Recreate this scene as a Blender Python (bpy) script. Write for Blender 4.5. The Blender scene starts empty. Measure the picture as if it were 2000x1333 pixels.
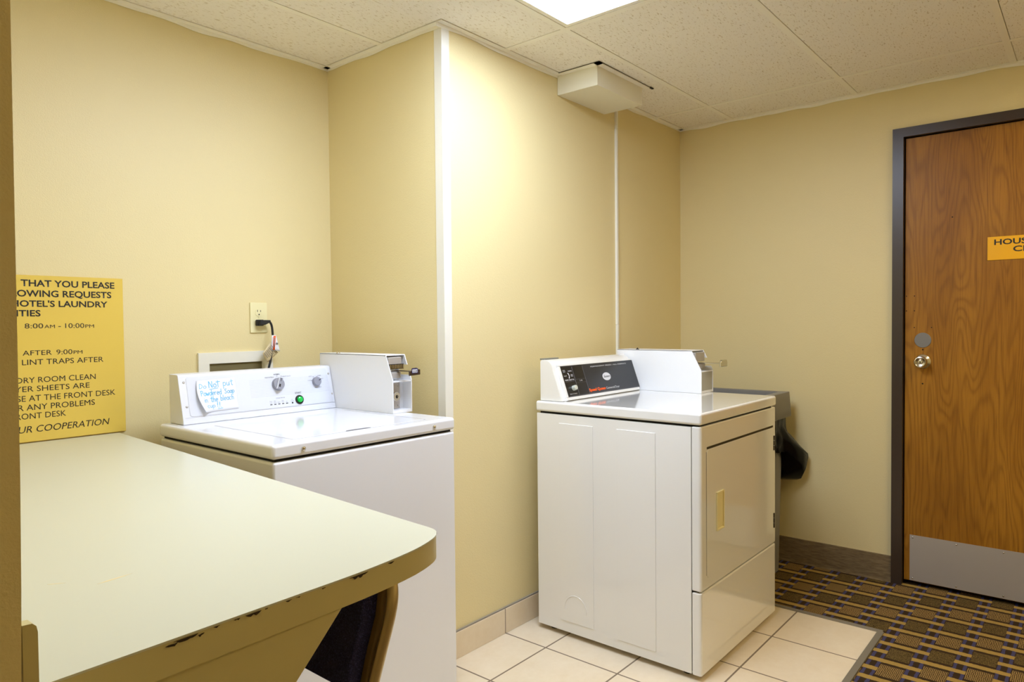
import bpy, bmesh, math, random
from mathutils import Vector, Matrix, noise

random.seed(7)
S = bpy.context.scene
COL = S.collection

# ------------------------------------------------------------------ camera, world, exposure
cam_d = bpy.data.cameras.new('camera')
cam_d.sensor_fit = 'HORIZONTAL'; cam_d.sensor_width = 36.0
cam_d.lens = 36.0 * 1364.66 / 2000.0
cam_d.clip_start = 0.02
cam = bpy.data.objects.new('camera', cam_d); COL.objects.link(cam)
Fv = Vector((0.76574841, 0.64263007, -0.02561187))
Rv = Vector((0.6426239, -0.76612212, -0.00956126))
Uv = Vector((0.02576617, 0.00913728, 0.99962624))
cam.matrix_world = Matrix(((Rv.x, Uv.x, -Fv.x, 0), (Rv.y, Uv.y, -Fv.y, 0), (Rv.z, Uv.z, -Fv.z, 1.2235), (0, 0, 0, 1)))
S.camera = cam

w = bpy.data.worlds.new('world'); S.world = w; w.use_nodes = True
w.node_tree.nodes['Background'].inputs[0].default_value = (0.9, 0.95, 1.0, 1)
w.node_tree.nodes['Background'].inputs[1].default_value = 0.0

S.view_settings.view_transform = 'Standard'
S.view_settings.look = 'None'
S.view_settings.gamma = 1.0
S.view_settings.use_curve_mapping = False
S.view_settings.exposure = 1.43
LIGHT_L = 8.5          # radiance of the fluorescent lens
S.cycles.max_bounces = 14
S.cycles.diffuse_bounces = 10
S.cycles.glossy_bounces = 6
S.cycles.use_denoising = True
S.cycles.sample_clamp_indirect = 6.0

# ------------------------------------------------------------------ helpers
def lin(c):
    return tuple((v / 255 / 12.92) if v / 255 <= 0.04045 else ((v / 255 + 0.055) / 1.055) ** 2.4 for v in c) + (1.0,)

class NT:
    """tiny node-math helper for procedural materials"""
    def __init__(s, name):
        s.m = bpy.data.materials.new(name); s.m.use_nodes = True
        s.t = s.m.node_tree; s.b = s.t.nodes['Principled BSDF']
    def n(s, typ, **kw):
        k = s.t.nodes.new(typ)
        for a, v in kw.items(): setattr(k, a, v)
        return k
    def put(s, sock, v):
        if hasattr(v, 'is_linked'): s.t.links.new(v, sock)
        else: sock.default_value = v
    def math(s, op, a, b=0.0, c=None):
        k = s.n('ShaderNodeMath', operation=op)
        s.put(k.inputs[0], a); s.put(k.inputs[1], b)
        if c is not None: s.put(k.inputs[2], c)
        return k.outputs[0]
    def mix(s, f, a, b):
        k = s.n('ShaderNodeMix', data_type='RGBA')
        s.put(k.inputs[0], f); s.put(k.inputs[6], a); s.put(k.inputs[7], b)
        return k.outputs[2]
    def pos(s):
        g = s.n('ShaderNodeNewGeometry'); x = s.n('ShaderNodeSeparateXYZ')
        s.t.links.new(g.outputs['Position'], x.inputs[0])
        return g.outputs['Position'], x.outputs[0], x.outputs[1], x.outputs[2]
    def comb(s, x, y, z):
        k = s.n('ShaderNodeCombineXYZ'); s.put(k.inputs[0], x); s.put(k.inputs[1], y); s.put(k.inputs[2], z)
        return k.outputs[0]
    def noise(s, vec, scale, detail=2.0, rough=0.5, dist=0.0):
        k = s.n('ShaderNodeTexNoise'); s.put(k.inputs['Vector'], vec)
        k.inputs['Scale'].default_value = scale; k.inputs['Detail'].default_value = detail
        k.inputs['Roughness'].default_value = rough; k.inputs['Distortion'].default_value = dist
        return k.outputs[0]
    def ramp(s, f, stops):
        k = s.n('ShaderNodeValToRGB'); s.put(k.inputs[0], f)
        e = k.color_ramp.elements
        while len(e) < len(stops): e.new(0.5)
        for i, (p, c) in enumerate(stops): e[i].position = p; e[i].color = c
        return k.outputs[0]
    def bump(s, h, strength, dist):
        k = s.n('ShaderNodeBump'); k.inputs['Strength'].default_value = strength
        k.inputs['Distance'].default_value = dist; s.put(k.inputs['Height'], h)
        s.t.links.new(k.outputs[0], s.b.inputs['Normal'])
    def set(s, **kw):
        for k, v in kw.items():
            s.put(s.b.inputs[k.replace('_', ' ')], v)
        return s

def mat(name, rgb, rough=0.5, metal=0.0, spec=0.5, bump=None, coat=0.0):
    n = NT(name)
    n.set(Base_Color=lin(rgb), Roughness=rough, Metallic=metal)
    n.b.inputs['Specular IOR Level'].default_value = spec
    n.b.inputs['Coat Weight'].default_value = coat
    n.b.inputs['Coat Roughness'].default_value = 0.08
    if bump:
        p = n.pos()[0]
        n.bump(n.noise(p, bump[0], 3.0), bump[1], bump[2])
    return n.m

# ------------------------------------------------------------------ mesh helpers (all in world coordinates)
def _merge(bm, b2, mi=0):
    me = bpy.data.meshes.new('tmp')
    for f in b2.faces: f.material_index = mi
    b2.to_mesh(me); b2.free(); bm.from_mesh(me); bpy.data.meshes.remove(me)

def box(bm, x0, x1, y0, y1, z0, z1, r=0.0, seg=2, mi=0, M=None):
    b = bmesh.new(); bmesh.ops.create_cube(b, size=1.0)
    for v in b.verts:
        v.co = Vector(((x0 + x1) / 2 + v.co.x * (x1 - x0), (y0 + y1) / 2 + v.co.y * (y1 - y0), (z0 + z1) / 2 + v.co.z * (z1 - z0)))
    if r > 0: bmesh.ops.bevel(b, geom=list(b.edges), offset=r, segments=seg, profile=0.5, affect='EDGES')
    if M is not None: bmesh.ops.transform(b, matrix=M, verts=b.verts)
    _merge(bm, b, mi)

def prism(bm, pts, axis, a0, a1, r=0.0, seg=2, mi=0, M=None):
    """polygon pts (in the two other axes, in xyz order) extruded along axis from a0 to a1"""
    b = bmesh.new()
    def mk(p, a):
        l = list(p); l.insert(axis, a); return Vector(l)
    lo = [b.verts.new(mk(p, a0)) for p in pts]; hi = [b.verts.new(mk(p, a1)) for p in pts]
    n = len(pts)
    b.faces.new(lo[::-1]); b.faces.new(hi)
    for i in range(n): b.faces.new((lo[i], lo[(i + 1) % n], hi[(i + 1) % n], hi[i]))
    bmesh.ops.recalc_face_normals(b, faces=b.faces)
    if r > 0: bmesh.ops.bevel(b, geom=list(b.edges), offset=r, segments=seg, profile=0.5, affect='EDGES')
    if M is not None: bmesh.ops.transform(b, matrix=M, verts=b.verts)
    _merge(bm, b, mi)

def frame_m(o, xd, yd):
    xd = Vector(xd).normalized(); yd = Vector(yd).normalized(); zd = xd.cross(yd)
    return Matrix(((xd.x, yd.x, zd.x, o[0]), (xd.y, yd.y, zd.y, o[1]), (xd.z, yd.z, zd.z, o[2]), (0, 0, 0, 1)))

def lathe(bm, prof, M, seg=32, mi=0):
    """prof: (radius, height) list turned about local z, placed by matrix M; ends closed"""
    b = bmesh.new(); rings = []
    for r, h in prof:
        if r < 1e-6: rings.append([b.verts.new((0, 0, h))])
        else: rings.append([b.verts.new((r * math.cos(2 * math.pi * k / seg), r * math.sin(2 * math.pi * k / seg), h)) for k in range(seg)])
    for A, B in zip(rings, rings[1:]):
        for k in range(seg):
            q = []
            for v in (A[k % len(A)], A[(k + 1) % len(A)], B[(k + 1) % len(B)], B[k % len(B)]):
                if v not in q: q.append(v)
            if len(q) > 2: b.faces.new(q)
    if len(rings[0]) > 1: b.faces.new(rings[0][::-1])
    if len(rings[-1]) > 1: b.faces.new(rings[-1])
    bmesh.ops.recalc_face_normals(b, faces=b.faces)
    bmesh.ops.transform(b, matrix=M, verts=b.verts); _merge(bm, b, mi)

def smooth_path(pts, n=8):
    P = [Vector(p) for p in pts]; out = []
    for i in range(len(P) - 1):
        a, b, c, d = P[max(i - 1, 0)], P[i], P[i + 1], P[min(i + 2, len(P) - 1)]
        for k in range(n):
            t = k / n
            out.append(0.5 * ((2 * b) + (c - a) * t + (2 * a - 5 * b + 4 * c - d) * t * t + (3 * b - 3 * c + d - a) * t ** 3))
    out.append(P[-1]); return out

def tube(bm, pts, r, seg=12, mi=0, rx=None, up=None):
    """swept tube; with rx the section is an ellipse r (along up) by rx"""
    P = [Vector(p) for p in pts]; b = bmesh.new(); rings = []
    u = Vector(up) if up is not None else None
    for i, p in enumerate(P):
        t = (P[min(i + 1, len(P) - 1)] - P[max(i - 1, 0)]).normalized()
        if up is None:
            if u is None: u = t.orthogonal()
        else: u = Vector(up)
        u = (u - t * u.dot(t)).normalized(); v = t.cross(u)
        rr = r if rx is None else rx
        rings.append([b.verts.new(p + u * r * math.cos(2 * math.pi * k / seg) + v * rr * math.sin(2 * math.pi * k / seg)) for k in range(seg)])
    for A, B in zip(rings, rings[1:]):
        for k in range(seg): b.faces.new((A[k], A[(k + 1) % seg], B[(k + 1) % seg], B[k]))
    b.faces.new(rings[0][::-1]); b.faces.new(rings[-1])
    bmesh.ops.recalc_face_normals(b, faces=b.faces); _merge(bm, b, mi)

def _text_mesh(s, bold=0.0):
    cu = bpy.data.curves.new('t', 'FONT'); cu.body = s; cu.size = 1.0; cu.offset = bold; cu.resolution_u = 3
    o = bpy.data.objects.new('t', cu); COL.objects.link(o)
    dg = bpy.context.evaluated_depsgraph_get(); dg.update()
    me = bpy.data.meshes.new_from_object(o.evaluated_get(dg))
    bpy.data.objects.remove(o); bpy.data.curves.remove(cu)
    return me

def text(bm, s, o, xd, yd, h, width=None, align='L', bold=0.0, shear=0.0, prefix='', mi=0, lift=0.0004, xs=1.0):
    """flat lettering; h = cap height; width fits s; prefix is set to the left of s at the same scale.
    o is the baseline point: left end (L), centre (C) or right end (R) of s"""
    cap = _text_mesh('H', bold); ch = max(v.co.y for v in cap.vertices) - min(v.co.y for v in cap.vertices); bpy.data.meshes.remove(cap)
    m0 = _text_mesh(s, bold); xsv = [v.co.x for v in m0.vertices]; a0, a1 = min(xsv), max(xsv)
    sy = h / ch; sx = (width / (a1 - a0)) if width else sy * xs
    off = {'L': a0, 'C': (a0 + a1) / 2, 'R': a1}[align]
    if prefix:
        bpy.data.meshes.remove(m0); m0 = _text_mesh(prefix + s, bold)
        off = max(v.co.x for v in m0.vertices) - (a1 - off)
    xd = Vector(xd).normalized(); yd = Vector(yd).normalized(); zd = xd.cross(yd)
    for v in m0.vertices:
        x = (v.co.x - off) * sx + v.co.y * sy * shear; y = v.co.y * sy
        v.co = Vector(o) + xd * x + yd * y + zd * lift
    for p in m0.polygons: p.material_index = mi
    n0 = len(bm.faces); bm.from_mesh(m0)
    bm.faces.ensure_lookup_table()
    for f in bm.faces[n0:]: f.material_index = mi
    bpy.data.meshes.remove(m0)

ORIG = {}
def obj(name, bm, mats, parent=None, kind=None, label=None, cat=None, group=None, smooth=35):
    """link a bmesh (world coordinates) as one mesh object whose origin sits at the middle of its base"""
    if not isinstance(mats, (list, tuple)): mats = [mats]
    me = bpy.data.meshes.new(name)
    xs = [v.co.x for v in bm.verts]; ys = [v.co.y for v in bm.verts]; zs = [v.co.z for v in bm.verts]
    c = Vector(((min(xs) + max(xs)) / 2, (min(ys) + max(ys)) / 2, min(zs)))
    bmesh.ops.translate(bm, vec=-c, verts=bm.verts)
    bm.to_mesh(me); bm.free()
    for m in mats: me.materials.append(m)
    if smooth:
        for p in me.polygons: p.use_smooth = True
        me.set_sharp_from_angle(angle=math.radians(smooth))
    o = bpy.data.objects.new(name, me); COL.objects.link(o)
    if parent is not None:
        o.parent = parent; o.location = c - ORIG[parent.name]
    else: o.location = c
    ORIG[o.name] = c
    if smooth:
        wn = o.modifiers.new('weighted_normals', 'WEIGHTED_NORMAL'); wn.keep_sharp = True; wn.weight = 90
    if kind: o['kind'] = kind
    if label: o['label'] = label
    if cat: o['category'] = cat
    if group: o['group'] = group
    return o

def thing(name, label, cat, loc, kind=None, group=None):
    o = bpy.data.objects.new(name, None); COL.objects.link(o); o.location = loc
    o.empty_display_size = 0.1
    ORIG[o.name] = Vector(loc); o['label'] = label; o['category'] = cat
    if kind: o['kind'] = kind
    if group: o['group'] = group
    return o

B = bmesh.new
X, Y, Z = (1, 0, 0), (0, 1, 0), (0, 0, 1)

# room measures
YA, XP, YB, XC, ZC = 2.457, 1.756, 1.786, 3.594, 2.282
XL, YF = -0.85, -1.60

# ------------------------------------------------------------------ materials
def wall_mat(name, rgb, rough):
    n = NT(name); p = n.pos()[0]
    big = n.noise(p, 3.0, 3.0)
    col = n.mix(n.math('MULTIPLY', big, 0.25), lin(rgb), lin((rgb[0] - 10, rgb[1] - 10, rgb[2] - 12)))
    n.set(Base_Color=col, Roughness=rough)
    n.b.inputs['Specular IOR Level'].default_value = 0.5
    n.bump(n.noise(p, 260.0, 3.0, 0.6), 0.55, 0.0012)
    return n.m
M_WALL = wall_mat('tan_wall_vinyl', (226, 211, 160), 0.45)
M_WALL2 = wall_mat('tan_wall_flat_paint', (226, 211, 160), 0.78)
M_TRIMW = mat('white_trim_paint', (232, 230, 218), 0.45)
M_GRID = mat('ceiling_grid_enamel', (246, 244, 234), 0.5)
M_DARK = mat('dark_gap', (18, 14, 8), 0.9)
M_BLACK = mat('black_plastic', (16, 16, 17), 0.4)
M_BOXW = mat('cream_box_paint', (232, 229, 210), 0.5)

def ceiling_mat():
    n = NT('fissured_ceiling_tile'); p, x, y, z = n.pos()
    v = n.comb(n.math('MULTIPLY', x, 36.0), n.math('MULTIPLY', y, 120.0), 0.0)
    fis = n.noise(v, 1.6, 2.0, 0.5, 0.6)
    pit = n.ramp(fis, [(0.0, (1, 1, 1, 1)), (0.33, (1, 1, 1, 1)), (0.395, (0, 0, 0, 1)), (1.0, (0, 0, 0, 1))])
    fine = n.noise(p, 300.0, 2.0)
    base = n.mix(fine, lin((240, 237, 228)), lin((248, 245, 238)))
    n.set(Base_Color=n.mix(n.math('MULTIPLY', pit, 0.5), base, lin((176, 154, 108))), Roughness=0.9)
    h = n.math('SUBTRACT', n.math('MULTIPLY', fine, 0.35), pit)
    n.bump(h, 0.5, 0.002)
    return n.m
M_CEIL = ceiling_mat()

def floor_tile_mat(name, gx, gy, px, py, gw, axis='xy'):
    """stone-look ceramic with grey grout on a grid; gx/gy offset, px/py pitch (0 = no grout that way)"""
    n = NT(name); p, x, y, z = n.pos()
    mot = n.noise(p, 9.0, 5.0, 0.6, 0.3)
    mot2 = n.noise(p, 45.0, 3.0, 0.6)
    base = n.mix(n.math('MULTIPLY_ADD', mot2, 0.35, n.math('MULTIPLY', mot, 0.65)), lin((236, 224, 202)), lin((214, 194, 158)))
    g = None
    for c, off, pit in ((x, gx, px), (y if 'y' in axis else z, gy, py)):
        if not pit: continue
        u = n.math('DIVIDE', n.math('SUBTRACT', c, off), pit)
        d = n.math('ABSOLUTE', n.math('SUBTRACT', u, n.math('ROUND', u)))
        k = n.math('LESS_THAN', d, gw / 2 / pit)
        g = k if g is None else n.math('MAXIMUM', g, k)
    if g is None: n.set(Base_Color=base, Roughness=0.35)
    else:
        n.set(Base_Color=n.mix(g, base, lin((128, 112, 92))), Roughness=n.math('MULTIPLY_ADD', g, 0.5, 0.33))
        n.bump(n.math('SUBTRACT', 1.0, g), 0.4, 0.002)
    return n.m
M_TILE = floor_tile_mat('beige_floor_tile', 2.066, 1.583, 0.312, 0.3125, 0.0065)
M_TILEBASE = floor_tile_mat('beige_base_tile', 2.062, 0.0, 0.312, 0.0, 0.004)
M_GROUT = mat('grey_grout', (150, 142, 128), 0.8)

def carpet_mat():
    n = NT('basket_weave_carpet'); p, x, y, z = n.pos()
    wob = n.math('MULTIPLY_ADD', n.noise(p, 120.0, 2.0), 0.006, -0.003)
    x = n.math('ADD', x, wob); yy = n.math('ADD', y, wob)
    PY, PX = 0.1205, 0.156
    u = n.math('DIVIDE', n.math('SUBTRACT', 0.5415, yy), PY)
    j = n.math('ROUND', u); yl = n.math('ABSOLUTE', n.math('MULTIPLY', n.math('SUBTRACT', u, j), PY))
    ys = n.math('MULTIPLY', n.math('SUBTRACT', u, j), PY)
    xr = n.math('SUBTRACT', n.math('SUBTRACT', x, 3.203), n.math('MULTIPLY', j, PX / 2))
    m1 = n.math('DIVIDE', xr, PX); b1 = n.math('ABSOLUTE', n.math('SUBTRACT', m1, n.math('ROUND', m1)))
    m2 = n.math('SUBTRACT', m1, 0.5); n2 = n.math('ROUND', m2); b2 = n.math('ABSOLUTE', n.math('SUBTRACT', m2, n2))
    gap = n.math('GREATER_THAN', yl, 0.0385)
    hb = 0.0145 / PX
    bar = n.math('MAXIMUM', n.math('LESS_THAN', b1, hb), n.math('MULTIPLY', gap, n.math('LESS_THAN', b2, hb)))
    sq = n.math('MULTIPLY', n.math('LESS_THAN', b2, 0.0465 / PX), n.math('LESS_THAN', yl, 0.0375))
    odd = n.math('GREATER_THAN', n.math('ABSOLUTE', n.math('MODULO', n2, 2.0)), 0.5)
    rib = n.math('GREATER_THAN', n.math('SINE', n.math('MULTIPLY', ys, 2 * math.pi / 0.0052)), -0.1)
    blue = n.math('MULTIPLY', gap, n.math('LESS_THAN', n.math('ABSOLUTE', n.math('SUBTRACT', yl, 0.0455)), 0.0052))
    pile = n.noise(p, 420.0, 2.0, 0.7)
    dark, tan = lin((58, 43, 25)), lin((168, 138, 72))
    ribc = n.mix(rib, lin((66, 49, 27)), lin((158, 128, 76)))
    olv = n.mix(n.math('GREATER_THAN', pile, 0.52), lin((66, 53, 27)), lin((120, 98, 54)))
    c = n.mix(blue, dark, lin((70, 67, 98)))
    c = n.mix(bar, c, tan)
    c = n.mix(sq, c, n.mix(odd, ribc, olv))
    f = n.math('MULTIPLY_ADD', pile, 0.7, 0.62)
    k = n.n('ShaderNodeVectorMath', operation='SCALE'); n.put(k.inputs[0], c); n.put(k.inputs['Scale'], f)
    n.set(Base_Color=k.outputs[0], Roughness=0.95)
    n.b.inputs['Specular IOR Level'].default_value = 0.15
    n.bump(n.math('MULTIPLY_ADD', rib, 0.3, pile), 0.6, 0.003)
    return n.m
M_CARPET = carpet_mat()

def base_c_mat():
    n = NT('ribbed_carpet_base'); p, x, y, z = n.pos()
    v = n.comb(x, n.math('MULTIPLY', y, 25.0), n.math('MULTIPLY', z, 300.0))
    r = n.noise(v, 1.0, 3.0, 0.6)
    n.set(Base_Color=n.ramp(r, [(0.25, lin((92, 76, 52))), (0.75, lin((142, 122, 88)))]), Roughness=0.95)
    n.bump(r, 0.5, 0.002); return n.m
M_BASEC = base_c_mat()

def wood_mat():
    n = NT('oak_veneer'); p, x, y, z = n.pos()
    v = n.comb(0.0, n.math('MULTIPLY', y, 5.5), n.math('MULTIPLY', z, 0.75))
    f = n.noise(v, 1.3, 2.0, 0.45, 0.25)
    rings = n.math('MULTIPLY_ADD', n.math('SINE', n.math('MULTIPLY', f, 120.0)), 0.5, 0.5)
    rings = n.math('POWER', rings, 2.5)
    v2 = n.comb(0.0, n.math('MULTIPLY', y, 260.0), n.math('MULTIPLY', z, 6.0))
    pore = n.noise(v2, 1.0, 3.0, 0.65)
    big = n.noise(n.comb(0.0, n.math('MULTIPLY', y, 3.0), z), 1.7, 2.0)
    base = n.ramp(big, [(0.3, lin((148, 97, 22))), (0.7, lin((172, 119, 34)))])
    c = n.mix(n.math('MULTIPLY', rings, 0.34), base, lin((100, 60, 10)))
    c = n.mix(n.ramp(pore, [(0.48, (0, 0, 0, 1)), (0.72, (0.5, 0.5, 0.5, 1))]), c, lin((88, 50, 12)))
    n.set(Base_Color=c, Roughness=0.42); n.b.inputs['Specular IOR Level'].default_value = 0.3
    n.bump(pore, 0.12, 0.001); return n.m
M_WOOD = wood_mat()
M_FRAME = mat('dark_brown_enamel', (58, 46, 38), 0.32)
M_CHROME = mat('satin_chrome', (214, 210, 200), 0.2, 1.0)
M_STEEL = mat('brushed_steel', (186, 182, 178), 0.42, 0.45)
M_GREYDISC = mat('grey_cover_metal', (128, 126, 124), 0.45, 0.3)
M_ENAMEL = mat('white_appliance_enamel', (228, 230, 236), 0.12, coat=0.3)
M_ENAMELD = mat('white_dryer_enamel', (236, 236, 233), 0.10, coat=1.0)
M_WHITEP = mat('white_console_paint', (222, 225, 233), 0.3)
M_STRIPE = mat('pale_grey_print', (184, 187, 198), 0.4)
M_COIN = mat('white_coin_box_paint', (232, 234, 238), 0.3)
M_KNOBG = mat('grey_knob_plastic', (142, 144, 156), 0.35)
M_INK = mat('black_print', (24, 22, 22), 0.5)
M_INKG = mat('grey_print', (120, 120, 126), 0.5)
M_GREEN = mat('green_button_plastic', (0, 190, 70), 0.15, coat=0.5)
M_PAPER = mat('white_paper', (226, 228, 236), 0.6)
M_BLUEINK = mat('light_blue_marker', (92, 184, 224), 0.6)
M_PANELB = mat('charcoal_control_panel', (38, 40, 46), 0.3)
M_PANELB2 = mat('black_control_panel', (22, 21, 22), 0.3)
M_WHITEINK = mat('white_print', (222, 224, 230), 0.5)
M_ORANGE = mat('orange_print', (255, 98, 12), 0.5)
M_ALMOND = mat('almond_plastic', (234, 222, 168), 0.3)
M_IVORY = mat('ivory_plastic', (232, 224, 176), 0.35)
M_SIGN = mat('yellow_gold_sign_plate', (224, 194, 88), 0.35)
M_SIGN2 = mat('amber_sign_plate', (244, 182, 20), 0.3)
M_LAM = mat('cream_laminate', (204, 204, 184), 0.3)
M_EDGE = mat('cream_edge_band', (204, 192, 140), 0.4)
M_CHIP = mat('exposed_dark_core', (52, 38, 20), 0.8)
M_SCUFF = mat('yellow_scuff', (232, 214, 158), 0.4)
M_TAG = mat('pale_paper_tag', (206, 188, 146), 0.6)
M_NAVY = None
def navy():
    n = NT('navy_weave_upholstery'); p, x, y, z = n.pos()
    wv = n.math('ADD', n.math('SINE', n.math('MULTIPLY', n.math('ADD', y, z), 2200.0)), n.math('SINE', n.math('MULTIPLY', n.math('SUBTRACT', y, z), 2200.0)))
    sp = n.noise(p, 500.0, 2.0, 0.7)
    n.set(Base_Color=n.mix(n.ramp(sp, [(0.5, (0, 0, 0, 1)), (0.75, (1, 1, 1, 1))]), lin((30, 30, 84)), lin((92, 92, 164))), Roughness=0.85)
    n.bump(n.math('MULTIPLY_ADD', wv, 0.25, sp), 0.6, 0.001); return n.m
M_NAVY = navy()
M_BRASS = mat('dull_gold_metal', (196, 176, 130), 0.34, 0.6)
M_PIPING = mat('brown_frame_paint', (128, 104, 54), 0.5)
M_CANG = mat('grey_bin_plastic', (128, 126, 122), 0.45)
M_BAG = mat('black_bin_liner', (5, 4, 6), 0.2)
M_BAG.node_tree.nodes['Principled BSDF'].inputs['Specular IOR Level'].default_value = 0.14
M_RUBBER = mat('black_rubber', (20, 20, 20), 0.6)

def emit_mat(name, rgb, L):
    n = NT(name); n.set(Base_Color=(0.9, 0.9, 0.9, 1), Roughness=0.5)
    n.b.inputs['Emission Color'].default_value = lin(rgb)
    n.b.inputs['Emission Strength'].default_value = L
    return n.m
M_LENS = emit_mat('fluorescent_lens', (219, 232, 255), LIGHT_L)
M_FILL_LENS = emit_mat('added_fill_lens', (255, 234, 186), LIGHT_L * 0.46)  # warm, weaker glow for the added fill panel

# ------------------------------------------------------------------ setting: floor, walls, ceiling
def struct(name, bm, m, label, cat, parent=None, smooth=35):
    return obj(name, bm, m, parent, kind='structure', label=label, cat=cat, smooth=smooth)

bm = B()
prism(bm, [(XL, 0.645), (2.99, 0.645), (2.99, YB + 0.1), (XP + 0.1, YB + 0.1), (XP + 0.1, YA + 0.1), (XL, YA + 0.1)], 2, -0.1, 0.0)
struct('floor', bm, M_TILE, 'beige ceramic tile floor with grey grout under the machines', 'floor')
bm = B()
prism(bm, [(XL, YF - 0.1), (XC + 0.12, YF - 0.1), (XC + 0.12, YB + 0.1), (2.99, YB + 0.1), (2.99, 0.645), (XL, 0.645)], 2, -0.1, 0.004)
struct('floor_carpet', bm, M_CARPET, 'brown basket weave carpet with blue ticks before the wooden door', 'carpet')

bm = B(); box(bm, XL, XP + 0.1, YA, YA + 0.1, 0, ZC + 0.05)
struct('wall_back', bm, M_WALL, 'tan wall behind the washing machine and folding table', 'wall')
bm = B()
prism(bm, [(XP, YB), (2.918, YB), (2.918, YB + 0.1), (XP + 0.1, YB + 0.1), (XP + 0.1, YA + 0.1), (XP, YA + 0.1)], 2, 0, ZC + 0.05)
struct('wall_middle', bm, M_WALL, 'tan projecting wall between washing machine and dryer', 'wall')
bm = B(); box(bm, 2.918, XC + 0.1, YB, YB + 0.1, 0, ZC + 0.05)
struct('wall_alcove', bm, M_WALL2, 'narrow darker tan wall right of the white cable raceway', 'wall')
DY0, DY1, DZ = -0.235, 0.682, 2.048          # door leaf
bm = B()
box(bm, XC, XC + 0.12, 0.724, YB + 0.1, 0, ZC + 0.05)
box(bm, XC, XC + 0.12, YF - 0.1, DY0 - 0.042, 0, ZC + 0.05)
box(bm, XC, XC + 0.12, DY0 - 0.042, 0.724, DZ + 0.041, ZC + 0.05)
struct('wall_right', bm, M_WALL, 'tan wall holding the wooden door', 'wall')
bm = B(); box(bm, XL - 0.1, XC + 0.12, YF - 0.1, YF, 0, ZC + 0.05)
struct('wall_front', bm, M_WALL, 'tan wall facing the dryer door', 'wall')
bm = B(); box(bm, XL - 0.1, XL, YF, 0.7, 0, ZC + 0.05)
struct('wall_left', bm, M_WALL, 'tan wall left of the camera', 'wall')
bm = B(); prism(bm, [(XL, 0), (0.1720, 0), (0.1793, 0.90), (0.1815, 1.0), (0.1830, 1.1), (0.1852, 1.5), (0.1885, ZC + 0.05), (XL, ZC + 0.05)], 1, 0.70, YA)
struct('wall_partition', bm, M_WALL2, 'tan end of a partition wall beside the folding table', 'wall')

# ceiling tiles 1.204 x 0.604 on a white grid
GX = [0.885 + 1.2025 * k for k in range(-2, 3)]
GY = [1.487 + 0.604 * k for k in range(-6, 3)]
LX0, LX1, LY0, LY1 = GX[2], GX[3], GY[5], GY[6]
regs = [(XL, XC, YF, YB), (XL, XP, YB, YA)]
bm = B()
def clip(v, a, b): return max(a, min(b, v))
EDG = 0.026
xs = [XL] + [g for g in GX if XL < g < XC] + [XC]
ys = [YF] + [g for g in GY if YF < g < YA] + [YA]
for x0, x1 in zip(xs, xs[1:]):
    for y0, y1 in zip(ys, ys[1:]):
        if abs(x0 - LX0) < .01 and abs(y0 - LY0) < .01: continue
        if abs(x0 - GX[3]) < .01 and abs(y0 - GY[2]) < .01: continue
        ax0 = x0 + (EDG + 0.003 if x0 == XL else 0.0125); ax1 = x1 - (EDG + 0.003 if x1 == XC else 0.0145)
        ay0 = y0 + (EDG if y0 == YF else 0.0125); ay1 = y1 - (EDG + 0.004 if y1 == YA else 0.0145)
        pieces = [(ax0, ax1, ay0, ay1)]
        if y1 > YB:
            pieces = []
            lim = XP - EDG - 0.004
            if y0 < YB:
                if ay0 < YB - EDG - 0.004:
                    if x0 >= XP: pieces.append((ax0, ax1, ay0, YB - EDG - 0.004))
                    elif x1 <= XP: pieces.append((ax0, ax1, ay0, ay1))
                    else:
                        pieces.append((ax0, lim, ay0, ay1)); pieces.append((lim, ax1, ay0, YB - EDG - 0.004)); pieces.append((lim, XP - 0.002, YB - EDG - 0.006, YB - EDG + 0.0))
            elif x0 < XP: pieces.append((ax0, min(ax1, lim), ay0, ay1))
        for a in pieces:
            if a[1] - a[0] > .01 and a[3] - a[2] > .01: box(bm, *a, ZC + 0.0012, ZC + 0.015)
box(bm, XL, XC + 0.1, YF, YA + 0.1, ZC + 0.06, ZC + 0.08, mi=1)
struct('ceiling', bm, [M_CEIL, M_DARK], 'dropped ceiling of fissured white acoustic tiles', 'ceiling', smooth=0)

bm = B()
for g in GX:
    if not XL < g < XC: continue
    top = YA - EDG if g < XP else YB - EDG
    box(bm, g - 0.012, g + 0.012, YF + EDG, top, ZC, ZC + 0.02)
for g in GY:
    if not YF < g < YA: continue
    x1 = XC - EDG if g < YB - EDG else XP - EDG
    segs = [(XL + EDG, x1)]
    for a, b in segs:
        cuts = [q for q in GX if a < q < b]
        pp = [a] + [v for q in cuts for v in (q - 0.012, q + 0.012)] + [b]
        for k in range(0, len(pp), 2):
            if pp[k + 1] > pp[k]: box(bm, pp[k], pp[k + 1], g - 0.012, g + 0.012, ZC, ZC + 0.02)
struct('trim_1', bm, M_GRID, 'white metal grid bars holding the ceiling tiles', 'ceiling grid', smooth=0)

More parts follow.
